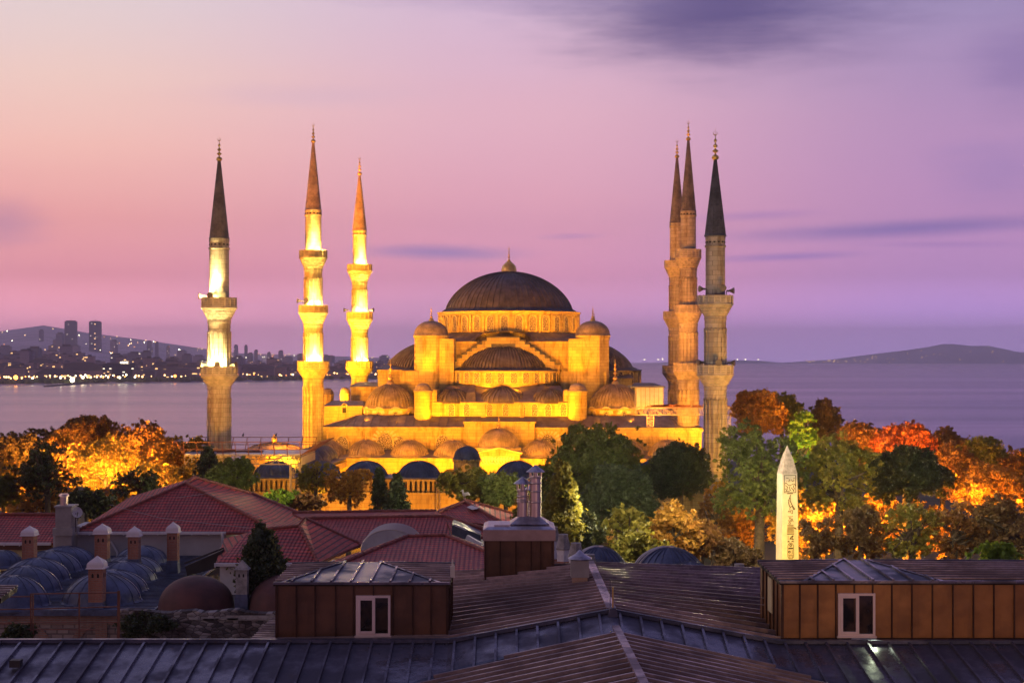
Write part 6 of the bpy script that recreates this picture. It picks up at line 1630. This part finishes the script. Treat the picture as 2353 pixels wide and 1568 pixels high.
def flue_box():
    Y = 62.; a, b = P(1112,1318,Y), P(1273,1300,Y); zt_ = P(0,1216,Y).z; zb = 12.6; zband = P(0,1241,Y).z
    t_ = thing('flue_box', 'brown clad chimney box with a pale coping carrying the stainless flues', 'chimney', (a.x, Y, zb))
    f = MB(); f.box(a.x, b.x, Y, Y+2.6, zb, zband); part('box', f, M['clad'], t_)
    f = MB()
    for x in (1115,1149,1185,1220,1242,1268): X = P(x,0,Y).x; f.box(X-.02, X+.02, Y-.05, Y, zb, zband)
    f.extr([(a.x-.03,Y-.09,12.5),(b.x+.03,Y-.09,12.5),(b.x+.03,Y-.09,13.62),(a.x-.03,Y-.09,13.2)], (0, .09, 0)); part('wall_seam', f, M['seam_dark'], t_)
    f = MB(); f.box(a.x-.05, b.x+.05, Y-.07, Y+2.7, zband, zt_); part('coping', f, M['clad_top'], t_)
    f = MB(); f.hexa([(a.x-.05,Y-.07,zt_+.002),(b.x+.05,Y-.07,zt_+.002),(a.x-.05,Y+2.7,zt_+.002),(b.x+.05,Y+2.7,zt_+.002),(a.x+.15,Y+.15,zt_+.1),(b.x-.15,Y+.15,zt_+.1),(a.x+.15,Y+2.5,zt_+.1),(b.x-.15,Y+2.5,zt_+.1)])
    for x in (1135, 1152): X = P(x,0,Y).x; f.box(X, X+.32, Y+.2, Y+1.1, zt_+.1, zt_+.17)
    part('lid', f, M['inox_dull'], t_)
    # flared rain skirt around the flues
    xm = P(1217,0,Y).x; f = MB()
    def ring(w, d, z): return [Vector((xm-w, Y+1.3-d, z)), Vector((xm+w, Y+1.3-d, z)), Vector((xm+w, Y+1.3+d, z)), Vector((xm-w, Y+1.3+d, z))]
    f.grid([ring(.78,.78,zt_+.14), ring(.79,.79,zt_+.17), ring(.42,.3,zt_+.42)], True, False); f.face(ring(.42,.3,zt_+.42)); 
    for x in (-.68, .68):
        for y in (-.68, .68): f.bar((xm+x, Y+1.3+y, zt_+.1), (xm+x, Y+1.3+y, zt_+.16), .05)
    part('rain_skirt', f, M['inox_dull'], t_)
    G = 'stainless flues with conical hats'
    for x, r, y0, ytip, ycap, dy, lab in ((1200.5, 12.3, 1123, 1095, 1110, 1.25, 'left and shorter front stainless flue with a conical hat'), (1230, 13, 1093, 1067.5, 1083, 1.2, 'tallest stainless flue with a conical hat on legs'), (1222, 10, 1150, 1112, 1124, 1.85, 'stainless flue mostly hidden behind the two front ones')):
        YY = Y+dy; k = YY/F; X = (x-CX)*k; zt2 = CZ-(y0-HY)*k; rr = r*k; f = MB()
        q_ = thing('steel_flue', lab, 'flue', (X, YY, zt_+.2), 0, G)
        f.tube([(X, YY, zt_-.05), (X, YY, zt2)], rr, 24)
        part('pipe', f, M['inox'], q_)
        f = MB()
        for z in (zt2-.05, zt2-.28, zt2-.62 if r > 12.5 else zt2-.42, zt2-1.05 if r > 12.5 else zt2-.5): f.lathe(X, YY, [(rr, z-.035), (rr+.025, z-.02), (rr+.025, z+.02), (rr, z+.035)], 24)
        part('clamp_band', f, M['inox'], q_)
        zc = CZ-(ycap-HY)*k; zt3 = CZ-(ytip-HY)*k; cw = 21.5*k
        f = MB(); f.lathe(X, YY, [(cw, zc), (cw*.98, zc+.015), (cw*.35, zc+(zt3-zc)*.72), (.04, zt3), (.002, zt3)], 20, smooth=False); f.lathe(X, YY, [(cw, zc), (.1, zc+.05)], 20); part('hat', f, M['inox_dull'], q_)
        f = MB()
        for j in range(6): a_ = j*PI/3+.3; f.bar((X+rr*math.cos(a_), YY+rr*math.sin(a_), zt2-.1), (X+cw*.72*math.cos(a_), YY+cw*.72*math.sin(a_), zc+.03), .035, .015)
        f.tube([(X, YY, zt2), (X, YY, zc)], rr*.42, 12)
        part('hat_leg', f, M['inox'], q_)
flue_box()
# ================================================================ floodlights and haze
E_ = 1.3
def floods():
    L = lambda u, w, z: mw(u, w, z)
    # wide sodium floods on the courtyard roofs, aimed at the stepped front
    lamp('SPOT', L(-30, -74, 9.), 70000, SOD, L(-6, -25, 14), 1.0, 75, .6)
    lamp('SPOT', L(-8, -76, 9.), 30000, SOD, L(2, -20, 18), 1.0, 80, .6)
    lamp('SPOT', L(22, -70, 9.), 22000, SOD, L(12, -25, 13), 1.0, 75, .6)
    # flood masts left and right of the hall
    lamp('SPOT', L(-62, -48, 14.), 230000, SOD, L(0, -8, 22), 1.2, 70, .5)
    lamp('SPOT', L(-70, 0, 10.), 90000, SOD, L(-22, 0, 18), 1.2, 70, .5)
    # washes standing on each roof tier, aimed up the wall behind
    W = lambda u, w, z, tu, tw, tz, e, ang=110: lamp('SPOT', L(u, w, z), e*1.8, SOD, L(tu, tw, tz), .3, ang, .7)
    for u in (-29, -22, -15, -8, 8, 15, 22, 29): W(u, -34.6, 7.6, u+.5, -31, 11.5, 2600)
    W(0, -36, 9.6, 0, -31, 12, 1600)
    for u in (-11, -6.6, -2.2, 2.2, 6.6, 11): W(u, -29.6, 12.0, u, -26, 15.2, 1500)
    for u in (-8, -3, 3, 8): W(u, -24.6 if abs(u) < 5 else -22.5, 16.9, u*.9, -19.5, 20.3, 1500)
    for s in (-1, 1):
        W(s*20, -23, 14.5, s*14.8, -15.5, 23., 7000, 70); W(s*12.5, -22.5, 20.4, s*13.4, -15, 25, 2200, 90)
        W(s*29, -27.5, 11.6, s*26, -21, 14, 1400); W(s*22, -28.5, 11.8, s*23.5, -22, 14, 1500); W(s*16, -30, 11.7, s*18.4, -26.5, 15, 1300)
        W(s*15.5, -5, 25.8, s*11, -4, 30.5, 1500)
    for u in (-9.5, -3.3, 3.3, 9.5): W(u, -15.6, 26.3, u*.85, -11, 30.5, 1500)
    # courtyard interior and porch
    for u in (-26, -17, -8, 1, 10, 19, 28): lamp('POINT', L(u, -44, 3.), 2600*E_, SOD, size=.4)
    for u in (-12, 2, 16, 28): lamp('POINT', L(u, -66, 2.), 1500*E_, SOD, size=.4)
    # outer courtyard wall, lit from the trees
    for u in (-20, -12, -3, 6): lamp('POINT', L(u, -86, -1.), 2200*E_, SOD, size=.4)
    for u in (-14,): lamp('POINT', L(u, -80+2, 3.2), 120*E_, ORG, size=.3)
floods()
for u in (-27, -14, 0, 14): lamp('SPOT', mw(u, -73, 8.2), 60000, SOD, mw(u+3, -36, 7.5), .6, 70, .8)
def minaret_lights():
    def ring(x, Y, r, ys, e, side=0., col=WARM, n=2):
        k = Y/F; X = (x-CX)*k
        for y, ee in zip(ys, e):
            for j in range(n):
                a = -PI/2+side+(j-(n-1)/2)*.9
                R = r*k+.75
                lamp('POINT', (X+R*math.cos(a), Y+R*math.sin(a), CZ-(y-HY)*k+.15), ee, col, size=.15, name='balcony_floodlight')
            lamp('SPOT', (X+(r*k+1.0)*math.cos(-PI/2+side), Y+(r*k+1.0)*math.sin(-PI/2+side), CZ-(y-HY)*k+.2), ee*4, col, (X, Y, CZ-(y-HY)*k+9), .15, 60, .8, name='balcony_floodlight')
    WH = (1., .72, .22)
    ring(719.5, 258, 20, (577, 703, 831), (2000, 1700, 2200), .25, WH)
    ring(826, 300, 17, (609, 718, 831), (2000, 1700, 1800), .35, WH)
    ring(503.5, 201, 23, (685, 842), (4200, 2600), -.1, (1., .80, .28))
    # shafts bathed in orange from the ground
    def at(x, y, Y): return P(x, y, Y)
    lamp('SPOT', P(690, 1040, 232), 110000, (1,.45,.02), P(720, 900, 258), .8, 50, .6); lamp('SPOT', P(640, 1040, 232), 330000, (1,.40,.03), P(724, 650, 258), .8, 40, .8)
    lamp('SPOT', P(690, 1000, 272), 230000, (1,.40,.01), P(826, 700, 300), .8, 60, .8)
    lamp('SPOT', P(690, 985, 276), 800000, (1,.24,.008), P(826, 465, 300), .8, 14, .8)
    lamp('SPOT', P(600, 985, 236), 330000, (1,.27,.02), P(719, 410, 258), .8, 14, .8)
    for x, Y in ((1340,118),(1560,120),(1640,124),(1960,126),(2160,124),(2330,122),(1100,150),(560,146)): lamp('POINT', (P(x,0,Y).x, Y, 11.), 3600 if 1300 < x < 1500 else 2200, (1.,.80,.42), size=2., name='tree_fill_lamp')  # unseen soft lamps added in front of the crowns to brighten them
    lamp('SPOT', P(440, 1040, 215), 3500, ORG, P(497, 945, 201), .3, 12, .4)
    lamp('SPOT', P(1500, 1040, 225), 60000, (1,.32,.03), P(1585, 850, 256), .8, 50, .8)
    lamp('SPOT', P(1480, 1060, 215), 90000, (1,.30,.03), P(1570, 560, 262), .8, 45, .8)
    lamp('SPOT', P(1700, 1060, 225), 26000*E_, (1,.42,.05), P(1600, 900, 256), .8, 50, .8)
    lamp('SPOT', P(1700, 1050, 205), 6000*E_, ORG, P(1650, 950, 195), .5, 45, .8)
    lamp('SPOT', P(1500, 1100, 150), 2600, (1,.74,.56), P(1643, 700, 195), .8, 40, .9)
minaret_lights()
def park_lights():
    Y_ = [(60,1170,176,2600),(140,1165,182,2600),(235,1160,172,4200),(238,1080,170,3000),(330,1140,178,3200),(385,1120,184,3600),(400,1050,188,2200),(20,1150,172,1700),(180,1050,186,2500),(310,1040,198,2400),(100,1050,200,1500),
          (560,1130,178,900),(760,1150,182,1500),(820,1150,180,1800),
          (1690,1230,170,1200),(1725,1150,174,1500),(1720,1260,172,1700),(1830,1180,174,2600),(1880,1230,171,2300),(1960,1200,170,1800),(2050,1240,170,1300),(2010,1130,186,1500),(2130,1200,172,1000),(2240,1150,174,900),(2300,1110,180,1000),(2180,1090,188,1200),(2080,1050,188,1800),(1760,960,206,1600),(1700,1000,200,1500),(1990,1030,192,1000),(2230,1260,150,250),(2340,1150,176,1200)]
    for x, y, Y, e in Y_: lamp('SPOT', P(x, y, Y), e*(7.5 if x < 1000 else 8. if x < 1950 else 5.), (1,.36,.02) if x > 1950 else (1., .43, .04), P(x, y, Y)+Vector((-4.5, 7, 3) if x < 330 else (3.5, 8, 3) if x > 1850 else (-9 if x < 900 else 9, 2, 3)), size=.35, angle=122, blend=.5, name='park_lamp')
    lamp('POINT', P(1850, 1040, 184), 1500, (.85,1.,.25), size=.3, name='park_lamp')
    for x in (1770, 1840, 1915, 1990, 2080, 2170, 2260, 2340):
        c = P(x, 0, 166); lamp('SPOT', (c.x, 166, .5), 13000, (1., .42, .03) if x < 1950 else (1., .33, .02), (c.x+(14 if x < 1800 else 5), 187, 6.), .6, 75 if x < 1800 else 110, .6, name='park_lamp')
    for x in (40, 130, 220, 300):
        c = P(x, 0, 168); lamp('SPOT', (c.x, 168, .5), 9000, (1., .38, .025), (c.x-(12 if x > 200 else 4), 187, 4.), .6, 75 if x > 200 else 110, .6, name='park_lamp')
    for x, Y, z, e in ((1440, 142, 13.5, 11000), (1700, 146, 13., 3000), (2100, 148, 14., 4500), (1120, 140, 12., 3000)): lamp('POINT', (P(x,0,Y).x, Y, z), e, (1.,.84,.46), size=1.2, name='tree_fill_lamp')  # more unseen fill, added to lift particular dark trees
    lamp('SPOT', P(1625, 1060, 246), 14000, SOD, P(1588, 965, 256), .4, 70, .7)
    lamp('SPOT', P(1770, 1330, 138), 15000, (1., .60, .08), P(1806, 1222, 150), .12, 44, .2, name='obelisk_spotlight')
    # unseen warm fill added on the camera side for near roofs and flue glints
    lamp('POINT', (4.5, 3, 21.5), 2600, (1., .5, .22), size=1.1, name='warm_fill_lamp')
    lamp('SPOT', (14., 26., 15.5), 2600, (1., .55, .22), (16., 50.6, 13.8), .8, 60, 1., name='warm_fill_lamp')
    lamp('SPOT', (11.75, 50.15, 13.25), 40, (.85, 1., .6), (11.3, 47.5, 12.2), .06, 110, .8, name='eaves_lamp')
park_lights()
lamp('SPOT', P(590, 1060, 215), 9000, ORG, P(630, 1025, 228), .4, 60, .7)
def haze():
    f = MB(); f.box(-14500, 14500, -90, 25000, -28, 520)
    m = bpy.data.materials.new('haze_air'); m.use_nodes = True; t = NT(m.node_tree); t.n.remove(t.n['Principled BSDF'])
    v = t.node('ShaderNodeVolumePrincipled'); v.inputs['Color'].default_value = (.98,.93,.97,1); v.inputs['Density'].default_value = 7.5e-5; v.inputs['Anisotropy'].default_value = .1
    t.l.new(v.outputs[0], t.n['Material Output'].inputs['Volume'])
    me = f.mesh('haze', m); o = bpy.data.objects.new('haze', me); COL.objects.link(o); o['kind'] = 'stuff'
haze()
